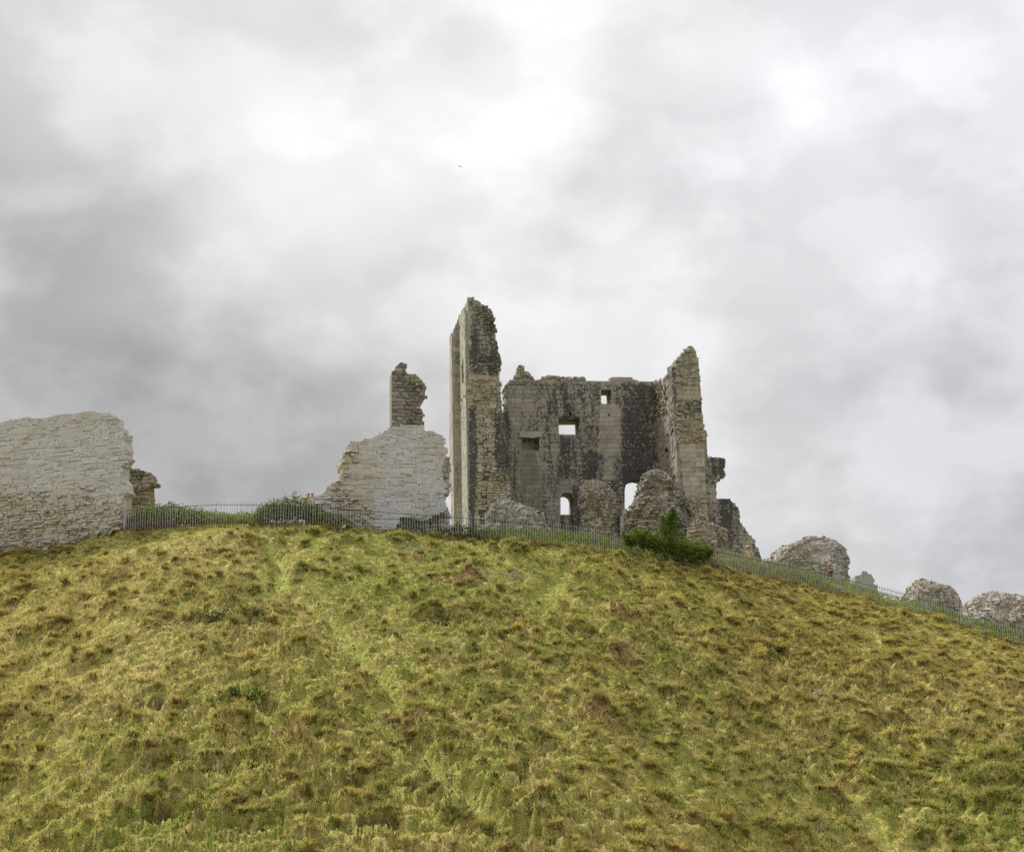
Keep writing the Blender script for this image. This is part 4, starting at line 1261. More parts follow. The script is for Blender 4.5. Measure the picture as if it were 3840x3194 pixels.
def f_rb(u, v):
    return .12 + soft(u, v, [(3440, 2270, 3580, 2300, .3, 12), (3500, 2200, 3520, 2240, .3, 8)]), np.full(np.shape(u), .5), np.zeros(np.shape(u))
pl = Plane(3490, 2280, 106, 8)
r7 = Ruin('boulder_ruin', 'lumpy lichen spotted ruin like a split boulder, right of the far pale tower', 'ruin', (*pl.P0[:2], 18), M_GREYRUB, f_rb)
r7.mound('rubble_core', pl, Z6([(1200, 860), (1248, 662), (1285, 602), (1300, 562), (1340, 527), (1370, 508), (1410, 504), (1450, 522), (1470, 547), (1510, 542), (1560, 552), (1590, 567), (1618, 602), (1642, 652), (1648, 720), (1640, 780), (1650, 860)]), .8, dict(LUMP, h=.21, w=.29), dmax=3.2, p=2.5)
r7.finish()

def f_rc(u, v):
    return .02 + soft(u, v, [(3640, 2240, 3720, 2330, .22, 20), (3690, 2330, 3860, 2420, .2, 12)]), .4 + soft(u, v, [(3720, 2270, 3860, 2330, .25, 20)]), np.zeros(np.shape(u))
pl = Plane(3740, 2330, 101, 4)
r8 = Ruin('round_tower_ruin', 'wide domed rubble ruin at the end of the fence, lowest on the ridge', 'ruin', (*pl.P0[:2], 16), M_GREYRUB, f_rc)
r8.mound('rubble_core', pl, Z6([(1560, 960), (1640, 790), (1680, 722), (1690, 690), (1700, 672), (1740, 642), (1790, 612), (1820, 605), (1870, 598), (1960, 603), (2040, 617), (2100, 632), (2190, 668), (2260, 720), (2320, 800), (2400, 960)]), .8, dict(RUB, h=.17, w=.29), dmax=4.5, p=2.5)
r8.finish()
def f_rd(u, v):
    return np.full(np.shape(u), .2), np.full(np.shape(u), .45), np.zeros(np.shape(u))
pl = Plane(3760, 2370, 97.5, 0)
r9 = Ruin('low_wall_ruin', 'low crumbled grey wall behind the fence in front of the lowest domed ruin', 'ruin', (*pl.P0[:2], 15), M_GREYRUB, f_rd)
r9.mound('rubble_core', pl, Z8([(560, 1300), (600, 900), (640, 850), (780, 800), (900, 860), (1100, 850), (1280, 890), (1340, 850), (1500, 830), (1620, 800), (1800, 780), (2000, 800), (2100, 1500), (600, 1500)]), .35, dict(LUMP, h=.26, w=.5, out=.14, tv=.35), dmax=1.0, p=3)
r9.finish()

# ------------------------------------------------------------------ the iron fence
def fence_point(u):
    """foot of the fence under photo column u (may lie outside the frame)"""
    P = unproj(np.asarray(u, float), np.interp(u, _uu, _vv), np.interp(u, _uu, _dd))
    return P
fu = np.linspace(472, 4200, 3000)
FP = fence_point(fu)
seg = np.hypot(np.diff(FP[:, 0]), np.diff(FP[:, 1]))
fs = np.concatenate([[0], np.cumsum(seg)])
SPC = .148
npk = int(fs[-1] / SPC)
s_at = np.arange(npk) * SPC
fx = np.interp(s_at, fs, FP[:, 0]); fy = np.interp(s_at, fs, FP[:, 1])
fz = np.interp(s_at, fs, FP[:, 2])
fz = pad(fz) if len(fz) > 40 else fz
FH = 1.30
def cyl(p0, p1, r, n=6):
    p0, p1 = np.asarray(p0, float), np.asarray(p1, float)
    d = p1 - p0; L = np.linalg.norm(d); d /= L
    a = np.cross(d, [0, 0, 1.0]) if abs(d[2]) < .9 else np.cross(d, [1.0, 0, 0])
    a /= np.linalg.norm(a); b = np.cross(d, a)
    V = []
    for p in (p0, p1):
        for k in range(n):
            t = 2 * math.pi * k / n
            V.append(p + r * (math.cos(t) * a + math.sin(t) * b))
    Fc = [(k, (k + 1) % n, n + (k + 1) % n, n + k) for k in range(n)] + [tuple(range(n))[::-1], tuple(range(n, 2 * n))]
    return V, Fc
def tube(pts, r, n=5):
    V, Fc = [], []
    for i in range(len(pts) - 1):
        v, f = cyl(pts[i], pts[i + 1], r if np.isscalar(r) else r[i], n)
        k = len(V); V += v; Fc += [tuple(k + j for j in q) for q in f]
    return V, Fc
fence = thing('iron_fence', 'long grey iron railing with a dark top rail, running along the hill crest', 'fence', (fx[0], fy[0], fz[0]))
pv_, pf_ = cyl((0, 0, -.35), (0, 0, FH), .0125, 6)
pick_me = bpy.data.meshes.new('picket'); pick_me.from_pydata([tuple(v) for v in pv_], [], pf_); pick_me.materials.append(M_PICKET)
dist = np.hypot(fx, fy)
pu, pvv, pd = proj(np.stack([fx, fy, fz], -1))
hid = ((pu > 2440) & (pu < 2650)) | (pu > 3850)
order = np.argsort(dist + 100 * hid)
as_part = set(order[:298].tolist())
sv, sf = [], []
for i in range(npk):
    tx_, ty_ = random.gauss(0, .012), random.gauss(0, .012)
    dz = random.gauss(0, .015)
    if i in as_part:
        o = bpy.data.objects.new('picket', pick_me); COL.objects.link(o); o.parent = fence
        o.location = Vector((fx[i], fy[i], fz[i] + dz)) - fence.location
        o.rotation_euler = (tx_, ty_, 0)
    else:
        k = len(sv)
        for v in pv_:
            sv.append((fx[i] + v[0] + ty_ * v[2], fy[i] + v[1] - tx_ * v[2], fz[i] + v[2] + dz))
        sf += [tuple(k + j for j in q) for q in pf_]
if sv:
    mesh_obj('far_pickets', sv, sf, M_PICKET, fence)['kind'] = 'stuff'
pts = [np.array([fx[i], fy[i] - .02, fz[i] + FH - .19]) for i in range(0, npk, 6)]
V, Fc = tube(pts, .015, 6); mesh_obj('top_rail', V, Fc, M_RAIL, fence)
pts = [np.array([fx[i], fy[i] - .02, fz[i] + .12]) for i in range(0, npk, 6)]
V, Fc = tube(pts, .018, 6); mesh_obj('bottom_rail', V, Fc, M_RAIL, fence)
for i in range(0, npk, 18):
    b = np.array([fx[i], fy[i] + .03, fz[i]])
    V, Fc = cyl(b + [0, 0, -.3], b + [0, 0, FH - .02], .017, 6); mesh_obj('post', V, Fc, M_PICKET, fence)
    j = min(i + 1, npk - 1); t = np.array([fx[j] - fx[i], fy[j] - fy[i], 0]); t /= (np.linalg.norm(t) + 1e-9)
    nrm_ = np.array([-t[1], t[0], 0])
    V, Fc = cyl(b + [0, 0, .95], b + nrm_ * .9 - t * .55 + [0, 0, .25], .018, 6); mesh_obj('stay', V, Fc, M_RAIL, fence)
b = np.array([fx[0] - .09, fy[0], fz[0]])
V, Fc = cyl(b + [0, 0, -.5], b + [0, 0, FH + .42], .045, 8); mesh_obj('corner_post', V, Fc, M_PICKET, fence)
V, Fc = cyl(b + [.09, 0, FH - .19], b + [-.28, .35, FH - .38], .022, 6); mesh_obj('wall_bracket', V, Fc, M_RAIL, fence)

# ------------------------------------------------------------------ leafy growth
def leaves(P, size, col, seed=0, up=.5):
    """two-triangle folded leaves at the points P"""
    r = np.random.default_rng(seed)
    n = len(P)
    d = r.normal(0, 1, (n, 3)); d[:, 2] = d[:, 2] * .6
    d /= np.linalg.norm(d, axis=1, keepdims=True)
    nn = r.normal(0, 1, (n, 3)); nn[:, 2] = np.abs(nn[:, 2]) + up
    a = np.cross(d, nn); a /= np.linalg.norm(a, axis=1, keepdims=True) + 1e-9
    s = (size * r.uniform(.6, 1.35, n))[:, None]
    dn = np.cross(a, d)
    v = np.stack([P - d * s * .5, P + a * s * .38 + dn * s * .1, P + d * s * .55, P - a * s * .38 + dn * s * .1], 1).reshape(-1, 3)
    f = np.arange(4 * n).reshape(n, 4)
    f = np.concatenate([f[:, [0, 1, 2]], f[:, [0, 2, 3]]])
    return v, f, np.repeat(col, 4, 0)

def fence_frame(u):
    P = fence_point(u); Q = fence_point(u + 4)
    t = Q - P; t[..., 2] = 0; t /= np.linalg.norm(t, axis=-1, keepdims=True)
    nb_ = np.stack([-t[..., 1], t[..., 0], 0 * t[..., 0]], -1)
    return P, t, nb_
def hedge(name, label, cat, n, u0, u1, hfun, off0, off1, size, cols, seed, stems=60, kind=None, lumps=.16, stem_mat=None, upb=.5):
    r = np.random.default_rng(seed)
    u = r.uniform(u0, u1, n)
    P, t, nb_ = fence_frame(u)
    f = r.random(n)
    off = off0 + (off1 - off0) * f
    X = P + nb_ * off[:, None]
    gz_ = ground_z(X[:, 0], X[:, 1])
    prof = np.sqrt(np.clip(1 - (2 * f - 1) ** 2 * .85, 0, 1))
    nz = 1 + lumps * samp(N2, X[:, 0] * 1.0, X[:, 1] * 1.0 + seed, 9.0) * .6 + lumps * .5 * samp(N1, X[:, 0], X[:, 1] + seed, 14.0)
    H = hfun(u) * prof * np.clip(nz, .35, 1.8)
    k = r.random(n) ** .45
    X[:, 2] = gz_ + H * k
    X += r.normal(0, .05, X.shape)
    cl_ = samp(N2, X[:, 0] * 1.3 + 5, X[:, 2] * 2 + X[:, 1], 6.0)
    w = ss(-.8, 1.4, cl_ + r.normal(0, .5, n))[:, None]
    cols = np.array(cols)
    c = cols[0] * (1 - w) + cols[1] * w
    b = (r.random(n) < .10)[:, None]
    c = np.where(b, cols[2], c) * r.normal(1, .15, (n, 1))
    v, fc, vc = leaves(X, size, np.clip(c, .008, .5), seed, upb)
    P0 = fence_point((u0 + u1) / 2)
    root = thing(name, label, cat, P0)
    o = mesh_obj('foliage', v, fc, M_LEAF, root, {'lc': vc})
    if stems:
        SV, SF = [], []
        for k in range(stems):
            uu = r.uniform(u0, u1); Pq, tq, nq = fence_frame(np.array([uu])); o1 = r.uniform(off0, off1)
            b0 = Pq[0] + nq[0] * o1; b0[2] = ground_z(b0[0], b0[1]) - .05
            h = float(hfun(np.array([uu]))[0])
            lean = r.normal(0, .35, 2)
            pts = [b0, b0 + [lean[0] * .4, lean[1] * .3, h * .45], b0 + [lean[0], lean[1], h * .85]]
            a, q = tube(pts, [.014, .009], 4); kk = len(SV); SV += a; SF += [tuple(kk + j for j in x) for x in q]
        mesh_obj('stems', SV, SF, stem_mat or M_BARK, root)
    return root

DG, MG, LG = (.085, .12, .032), (.23, .28, .072), (.36, .39, .13)
hL = lambda u: np.interp(u, [455, 480, 560, 640, 700, 760], [1.0, 1.30, 1.30, 1.15, .95, .7])
hedge('bramble_bush', 'dark bramble bush inside the fence corner, next to the long pale wall', 'bush', 9000, 462, 745, hL, .25, 2.6, .10, (DG, MG, LG), 21)
hM = lambda u: np.interp(u, [735, 800, 860, 960], [.75, .68, .62, .70])
hedge('bramble_bush', 'low bramble strip in the middle of the fence, between two taller bushes', 'bush', 6000, 735, 965, hM, .25, 2.4, .10, (MG, LG, (.2, .2, .07)), 22)
hR = lambda u: np.interp(u, [950, 1000, 1060, 1090, 1120, 1160, 1200, 1250, 1300, 1325], [.85, 1.25, 1.6, 1.72, 1.62, 1.2, 1.0, .8, .5, .2])
hedge('bramble_bush', 'dark mounded bramble bush beside the sloping side of the pale ruin', 'bush', 11000, 950, 1325, hR, .2, 2.4, .10, (DG, MG, (.12, .16, .04)), 23)
hW = lambda u: np.interp(u, [1500, 1540, 1600, 1690, 1720, 1760, 1800], [.2, .55, .3, .55, .75, .6, .15])
hedge('weeds', 'dark nettles at the hollow foot of the pale ruin', 'weeds', 2600, 1500, 1800, hW, .15, 1.2, .09, (DG, (.05, .08, .02), MG), 24, stems=20)
hB = lambda u: np.interp(u, [1760, 1850, 2000, 2150, 2330, 2420], [.22, .22, .22, .38, .5, .4])
hedge('undergrowth', 'fresh green weeds on the bank behind the fence below the keep', 'weeds', 9000, 1770, 2420, hB, .3, 3.6, .085, ((.10, .15, .03), (.20, .26, .055), (.32, .34, .12)), 25, stems=0)['kind'] = 'stuff'
hC = lambda u: np.interp(u, [2640, 2700, 2900, 3200, 3300, 3500, 3620, 3900], [.55, .55, .5, .42, .28, .42, .45, .45])
hedge('undergrowth', 'green weeds on the bank behind the fence along the right ridge', 'weeds', 16000, 2640, 3900, hC, .25, 3.4, .09, ((.11, .16, .034), (.26, .32, .075), (.38, .38, .15)), 26, stems=0)['kind'] = 'stuff'
# shrub that grows through the railings, with two upright shoots
hI = lambda u: np.interp(u, [2335, 2350, 2400, 2460, 2500, 2560, 2600, 2650, 2672], [.35, .80, .88, .85, .85, .9, .85, .6, .2])
r = np.random.default_rng(31)
n = 15000
u = r.uniform(2335, 2672, n); P, t, nb_ = fence_frame(u)
v_top = np.interp(u, [2335, 2352, 2390, 2440, 2480, 2530, 2570, 2620, 2650, 2672], [2012, 1998, 1988, 1996, 2012, 2012, 2028, 2036, 2046, 2064])
v_bot = np.interp(u, [2335, 2352, 2400, 2460, 2520, 2600, 2650, 2672], [2018, 2030, 2046, 2064, 2088, 2098, 2092, 2072])
f = r.random(n); off = r.uniform(-.55, 1.1, n)
edge_n = 9 * samp(N2, P[:, 0] * 1.5, P[:, 1], 8.0)
vv_ = v_top + edge_n + (v_bot - v_top) * f ** .8 + 6 * ((off - .25) / .85) ** 2 * (1 - f) + 5 * samp(N2, P[:, 0] * 3, off * 2, 7.0)
d0 = proj(P)[2] + off
X = unproj(u, vv_, d0) + r.normal(0, 1, (n, 3)) * np.where(r.random((n, 1)) < .12, .16, .045)
topness = 1 - f
cl_ = samp(N2, X[:, 0] * 1.2, X[:, 2] * 2, 6.0)
w = ss(-.7, 1.3, cl_ * .8 + r.normal(0, .5, n) + .4)[:, None]
c = np.array((.055, .09, .02)) * (1 - w) + np.array((.21, .285, .06)) * w
c = np.where((r.random(n) < .08)[:, None], (.18, .22, .07), c) * r.normal(1, .14, (n, 1))
v, fc, vc = leaves(X, .10, np.clip(c, .008, .5), 32)
ivy = thing('ivy_shrub', 'glossy green shrub sprawling over the railings below the keep, one upright spire', 'bush', fence_point(2500))
mesh_obj('foliage', v, fc, M_LEAF, ivy, {'lc': vc})
# upright shoots
def shoot(u0, v0, u1, v1, wid, nl, cols, seed):
    r = np.random.default_rng(seed)
    d = float(proj(fence_point(u0))[2]) + .35
    t = r.random(nl) ** .8
    side = r.normal(0, 1, nl)
    wv = wid * (1 - t) ** .7 + 5
    wv = wv * (.55 + .45 * np.abs(np.sin(t * 26 + seed)))
    u = u0 + (u1 - u0) * t + side * wv * .5
    v = v0 + (v1 - v0) * t + np.abs(side) * wv * .10
    X = unproj(u, v, d + r.normal(0, wid / 70 * .35, nl) * (1 - t * .7))
    w = r.random((nl, 1))
    c = (np.array(cols[0]) * (1 - w) + np.array(cols[1]) * w) * (1 + .5 * t[:, None])
    v_, f_, c_ = leaves(X, .105, np.clip(c, .01, .4), seed)
    mesh_obj('shoot', v_, f_, M_LEAF, ivy, {'lc': c_})
    a, q = tube([unproj(u0, v0 + 30, d), unproj((u0 + u1) / 2, (v0 + v1) / 2, d), unproj(u1, v1, d)], [.022, .012], 5)
    mesh_obj('stem', a, q, M_BARK, ivy)
shoot(2508, 2025, 2524, 1903, 58, 1500, ((.05, .085, .014), (.12, .18, .03)), 41)
shoot(2492, 2010, 2482, 1930, 34, 420, ((.10, .15, .03), (.19, .23, .06)), 42)
SV, SF = [], []
for k in range(120):
    uu = r.uniform(2380, 2680); vb = float(np.interp(uu, KU, KV)) + r.uniform(-5, 28); d = float(np.interp(uu, KU, KD)) - r.uniform(.05, .5)
    p0 = unproj(uu, vb, d); p0[2] = min(p0[2], ground_z(p0[0], p0[1]) + .15)
    p1 = unproj(uu + r.normal(0, 25), vb - r.uniform(15, 55), d + r.uniform(-.2, .3))
    mid = (p0 + p1) / 2 + r.normal(0, .12, 3)
    a, q = tube([p0, mid, p1], [.012, .009], 4); kk = len(SV); SV += a; SF += [tuple(kk + j for j in x) for x in q]
mesh_obj('stems', SV, SF, M_BARK, ivy)

# heap of cut twigs inside the fence corner
r = np.random.default_rng(51)
SV, SF = [], []
heap = thing('twig_heap', 'heap of dry brown twigs behind the railings at the fence corner', 'twigs', fence_point(540))
for k in range(520):
    uu = 476 + 190 * r.beta(1.3, 2.0); Pq, tq, nq = fence_frame(np.array([uu]))
    o1 = r.uniform(.12, 1.0)
    b0 = Pq[0] + nq[0] * o1
    hh = .62 * (1 - ((uu - 530) / 150) ** 2) * (1 - abs(o1 - .5))
    b0[2] = ground_z(b0[0], b0[1]) + max(.03, hh) * r.random() ** .5
    a = r.uniform(0, math.pi); L = r.uniform(.12, .34)
    dv = np.array([math.cos(a) * L, math.sin(a) * L * .6, r.normal(0, .12)])
    a_, q = tube([b0 - dv, b0 + r.normal(0, .04, 3), b0 + dv], [.009, .007], 4); kk = len(SV); SV += a_; SF += [tuple(kk + j for j in x) for x in q]
mesh_obj('twigs', SV, SF, M_TWIG, heap)['kind'] = 'stuff'

# bleached dead sticks lying on the slope
STK = [(1545, 2065, 'bleached dead sticks on the slope below the hollow foot of the pale ruin', 26), (1345, 2044, 'short pale stick heap just under the fence near the pale ruin', 14), (1790, 2190, 'scattered pale sticks in the middle of the slope under the keep', 22),
       (1925, 2185, 'pale sticks beside a trodden strip below the rubble stump', 20), (2350, 2470, 'brown dead sticks on a bare patch right of centre', 24), (3090, 2650, 'grey sticks on a dark hole in the right of the slope', 14)]
for q_, (su, sv_, lab, n) in enumerate(STK):
    c = hill_hit(su, sv_)
    root = thing('dead_sticks', lab, 'sticks', c, 'dead sticks on the slope')
    SV, SF = [], []
    for k in range(n):
        p = c + np.array([r.normal(0, .42), r.normal(0, .3), 0]); p[2] = ground_z(p[0], p[1]) + .10 + r.random() * .15
        a = r.uniform(-.6, .9); L = r.uniform(.12, .45)
        dv = np.array([math.cos(a) * L, math.sin(a) * L * .4, r.normal(0, .1)])
        a_, q = tube([p - dv, p + r.normal(0, .04, 3), p + dv], [.010, .007], 4); kk = len(SV); SV += a_; SF += [tuple(kk + j for j in x) for x in q]
    mesh_obj('sticks', SV, SF, M_BLEACH, root)['kind'] = 'stuff'

def patch(name, label, cat, u, v, w, dp, h, n, cols, seed, size=.09):
    r_ = np.random.default_rng(seed)
    c = hill_hit(u, v)
    a, q = r_.normal(0, .5, n).clip(-1.1, 1.1), r_.normal(0, .5, n).clip(-1.1, 1.1)
    x, y = c[0] + a * w, c[1] + q * dp
    z = ground_z(x, y) + h * np.clip(1 - .6 * (a * a + q * q), .1, 1) * r_.random(n) ** .6 * (1 + .4 * samp(N2, x, y, 5.0)).clip(.4, 1.6)
    k = ss(-.8, 1.2, samp(N2, x * 1.3, y + z, 5.0) + r_.normal(0, .5, n))[:, None]
    cc = (np.array(cols[0]) * (1 - k) + np.array(cols[1]) * k) * r_.normal(1, .15, (n, 1))
    v_, f_, c_ = leaves(np.stack([x, y, z], -1), size, np.clip(cc, .01, .5), seed)
    root = thing(name, label, cat, c)
    mesh_obj('foliage', v_, f_, M_LEAF, root, {'lc': c_})
    SV, SF = [], []
    for i in range(26):
        j = r_.integers(0, n); p = np.array([x[j], y[j], z[j]]); b0 = np.array([x[j] + r_.normal(0, .1), y[j], ground_z(x[j], y[j]) - .05])
        a_, q_ = tube([b0, (b0 + p) / 2 + r_.normal(0, .04, 3), p + [0, 0, .08]], [.008, .006], 4); kk = len(SV); SV += a_; SF += [tuple(kk + jj for jj in t) for t in q_]
    mesh_obj('stems', SV, SF, M_TWIG, root)
patch('bramble_patch', 'low grey green bramble patch on the open slope, left of the path', 'bush', 800, 2362, 2.2, .5, .38, 1500, ((.09, .10, .045), (.20, .21, .09)), 71)
patch('nettle_patch', 'bright green nettle patch with pale bent stalks in the lower left of the slope', 'weeds', 890, 2695, 1.3, .6, .30, 1500, ((.08, .13, .03), (.19, .27, .06)), 72)
patch('bramble_patch', 'dull brown bramble patch in the middle of the slope under the keep', 'bush', 1690, 2365, 1.6, .6, .30, 900, ((.16, .15, .06), (.30, .25, .12)), 73)

# seeding stalks and pale bents standing above the sward
SV, SF, SC = [], [], []
nst = 2600
sphi = r.uniform(R(-20), R(20), nst); srr = np.sqrt(r.uniform(45 ** 2, 95 ** 2, nst)); rf_, _q = fence_at(sphi)
m = srr < rf_ - .2; sphi, srr = sphi[m], srr[m]
sx, sy = srr * np.sin(sphi), srr * np.cos(sphi); sz_ = ground_z(sx, sy)
for x, y, z in zip(sx, sy, sz_):
    h = r.uniform(.35, .75); l = r.normal(0, .22, 2); w = .006
    kk = len(SV)
    SV += [(x - w, y, z), (x + w, y, z), (x + l[0] * .4 - w, y + l[1] * .3, z + h * .6), (x + l[0] * .4 + w, y + l[1] * .3, z + h * .6), (x + l[0], y + l[1], z + h)]
    SF += [(kk, kk + 1, kk + 3, kk + 2), (kk + 2, kk + 3, kk + 4)]
    SC += [(.40, .33, .17)] * 5
mesh_obj('dry_stalks', SV, SF, M_LEAF, None, {'lc': np.array(SC)})
tag(bpy.data.objects['dry_stalks'], 'thin pale dry grass stalks standing over the turf', 'grass', kind='stuff')

# small pale stones on the trodden path
def pebble(c, s, r):
    V = np.array(stone_shape(s * r.uniform(.8, 1.4), s * .7, s * .5, .16, .22, back=s * .4))
    a = r.uniform(0, 6.28)
    X = V[:, 0] * math.cos(a) - V[:, 2] * math.sin(a); Y = V[:, 0] * math.sin(a) + V[:, 2] * math.cos(a)
    return np.stack([c[0] + X, c[1] + Y, c[2] + V[:, 1]], -1)
SV, SF = [], []
for k in range(260):
    A, B, w, a = PSEG[r.integers(0, 12)]
    t = r.random(); p = A + (B - A) * t + r.normal(0, .45, 2)
    c = np.array([p[0], p[1], ground_z(p[0], p[1]) + .06])
    kk = len(SV); SV += pebble(c, r.uniform(.03, .075), r).tolist(); SF += [tuple(kk + j for j in q) for q in STONE_F]
o = mesh_obj('path_stones', SV, SF, M_GREYRUB, None, {'sd': np.tile([.7, -.5, .1, 0], (len(SV), 1))})
tag(o, 'small pale stones on the trodden path', 'stones', kind='stuff')

SV, SF, ST = [], [], []
for (ua, ub, n) in ((0, 470, 130), (1230, 1500, 60), (1500, 1700, 50), (1780, 2330, 60)):
    for k in range(n):
        uu = r.uniform(ua, ub); P0, t0, n0 = fence_frame(np.array([uu]))
        c = P0[0] - n0[0] * abs(r.normal(0, .45)) + n0[0] * (.25 if ua < 470 else .5)
        c[2] = ground_z(c[0], c[1]) + .05
        kk = len(SV); SV += pebble(c, float(np.clip(r.lognormal(-2.1, .5), .06, .34)), r).tolist(); SF += [tuple(kk + j for j in q) for q in STONE_F]
        ST += [(r.random(), -.2, r.random() * .5, 0)] * 13
o = mesh_obj('fallen_stones', SV, SF, M_GREYRUB, None, {'sd': np.array(ST)})
tag(o, 'fallen stones in the grass along the feet of the walls', 'stones', kind='stuff')

# ------------------------------------------------------------------ small things
# scrap of white litter
M_PAPER = plain_mat('white_paper', (.62, .62, .66), .7, .05)
c = hill_hit(1030, 2806); c[2] = ground_z(c[0], c[1]) + .18
V = [c + np.array(p) for p in ((-.10, -.03, -.02), (0, -.06, -.05), (.01, .05, .01), (-.09, .06, .05), (.10, -.03, .02), (.10, .07, .08))]
o = mesh_obj('litter', V + [v + np.array([0, .004, .004]) for v in V], [(0, 1, 2, 3), (1, 4, 5, 2), (9, 8, 7, 6), (8, 11, 10, 7)], M_PAPER)
tag(o, 'scrap of white paper lying in the grass at lower left', 'litter')

# house chimney beyond the pale ruin
def box(c, sx, sy, sz):
    x, y, z = c
    V = [(x + a * sx / 2, y + b * sy / 2, z + d * sz / 2) for d in (-1, 1) for a, b in ((-1, -1), (1, -1), (1, 1), (-1, 1))]
    return V, [(3, 2, 1, 0), (4, 5, 6, 7), (0, 1, 5, 4), (1, 2, 6, 5), (2, 3, 7, 6), (3, 0, 4, 7)]
c = unproj(1164, 1872, 150.0)
ch = thing('chimney', 'two orange chimney pots poking up beside the bramble mound', 'chimney', (c[0], c[1], c[2] - 6))
V, Fc = box(c + [0, 0, -3.1], 1.3, .7, 6.2); mesh_obj('stack', V, Fc, M_BRICK, ch)
V, Fc = box(c + [0, 0, .06], 1.45, .85, .12); mesh_obj('capping', V, Fc, M_BRICK, ch)
for du in (-.2, .2):
    V, Fc = tube([c + [du, 0, .1], c + [du, 0, .2], c + [du, 0, .52], c + [du, 0, .60]], [.16, .12, .145], 10)
    mesh_obj('chimney_pot', V, Fc, M_POT, ch)

# gull, very high and far
M_GULL = plain_mat('gull_feathers', (.50, .48, .50), .8, .1)
c = unproj(1725, 625, 300.0)
body, bf_ = [], []
ringn = 8
for i, (x, rr_) in enumerate(((-.22, .015), (-.12, .05), (0, .07), (.12, .055), (.19, .035), (.24, .012))):
    for k in range(ringn):
        a = 2 * math.pi * k / ringn
        body.append(c + np.array([x, rr_ * math.cos(a), rr_ * math.sin(a)]))
for i in range(5):
    for k in range(ringn):
        bf_.append((i * ringn + k, i * ringn + (k + 1) % ringn, (i + 1) * ringn + (k + 1) % ringn, (i + 1) * ringn + k))
gull = thing('bird', 'tiny grey gull gliding high in the sky above the pillar ruin', 'bird', c)
mesh_obj('body', body, bf_, M_GULL, gull)
for sgn in (-1, 1):
    pts = [(0.07, .04, .02), (.10, .28, .12), (.0, .60, .06), (-.10, .58, .05), (-.06, .28, .10), (-.08, .04, .02)]
    V = [c + np.array([-.05 * (y * sgn) + x, 0.35 * y * sgn, z * .6]) + np.array([sgn * y * .72, 0, -sgn * y * .30]) for x, y, z in pts]
    V += [v + np.array([0, .01, .012]) for v in V]
    mesh_obj('wing', V, [(0, 1, 4, 5), (1, 2, 3, 4), (11, 10, 7, 6), (10, 9, 8, 7), (0, 6, 7, 1), (1, 7, 8, 2), (3, 9, 10, 4)], M_GULL, gull)

# ------------------------------------------------------------------ people
def skin_mesh(name, joints, edges, mat, parent, sub=1, root=0):
    """joints: [(x, y, z, radius)]"""
    me = bpy.data.meshes.new(name)
    me.from_pydata([j[:3] for j in joints], edges, [])
    o = bpy.data.objects.new(name, me); COL.objects.link(o)
    sk = o.modifiers.new('skin', 'SKIN')
    lay = me.skin_vertices[0] if me.skin_vertices else None
    for i, j in enumerate(joints):
        q = me.skin_vertices[0].data[i]
        rr_ = j[3] if isinstance(j[3], tuple) else (j[3], j[3])
        q.radius = rr_; q.use_root = (i == root)
    sb = o.modifiers.new('sub', 'SUBSURF'); sb.levels = sub; sb.render_levels = sub
    me.materials.append(mat)
    o.parent = parent
    return o
M_SKIN = plain_mat('skin', (.50, .29, .21), .6, .06)
def lathe(prof, n=12):
    V, Fc = [], []
    for z, rr_ in prof:
        for k in range(n):
            a = 2 * math.pi * k / n
            V.append((rr_ * math.cos(a), rr_ * math.sin(a), z))
    for i in range(len(prof) - 1):
        for k in range(n):
            Fc.append((i * n + k, i * n + (k + 1) % n, (i + 1) * n + (k + 1) % n, (i + 1) * n + k))
    return V, Fc
def local(name, V, Fc, mat, parent, smooth=True):
    me = bpy.data.meshes.new(name); me.from_pydata([tuple(v) for v in V], [], Fc); me.materials.append(mat)
    if smooth: me.polygons.foreach_set('use_smooth', [True] * len(me.polygons))
    o = bpy.data.objects.new(name, me); COL.objects.link(o); o.parent = parent
    return o
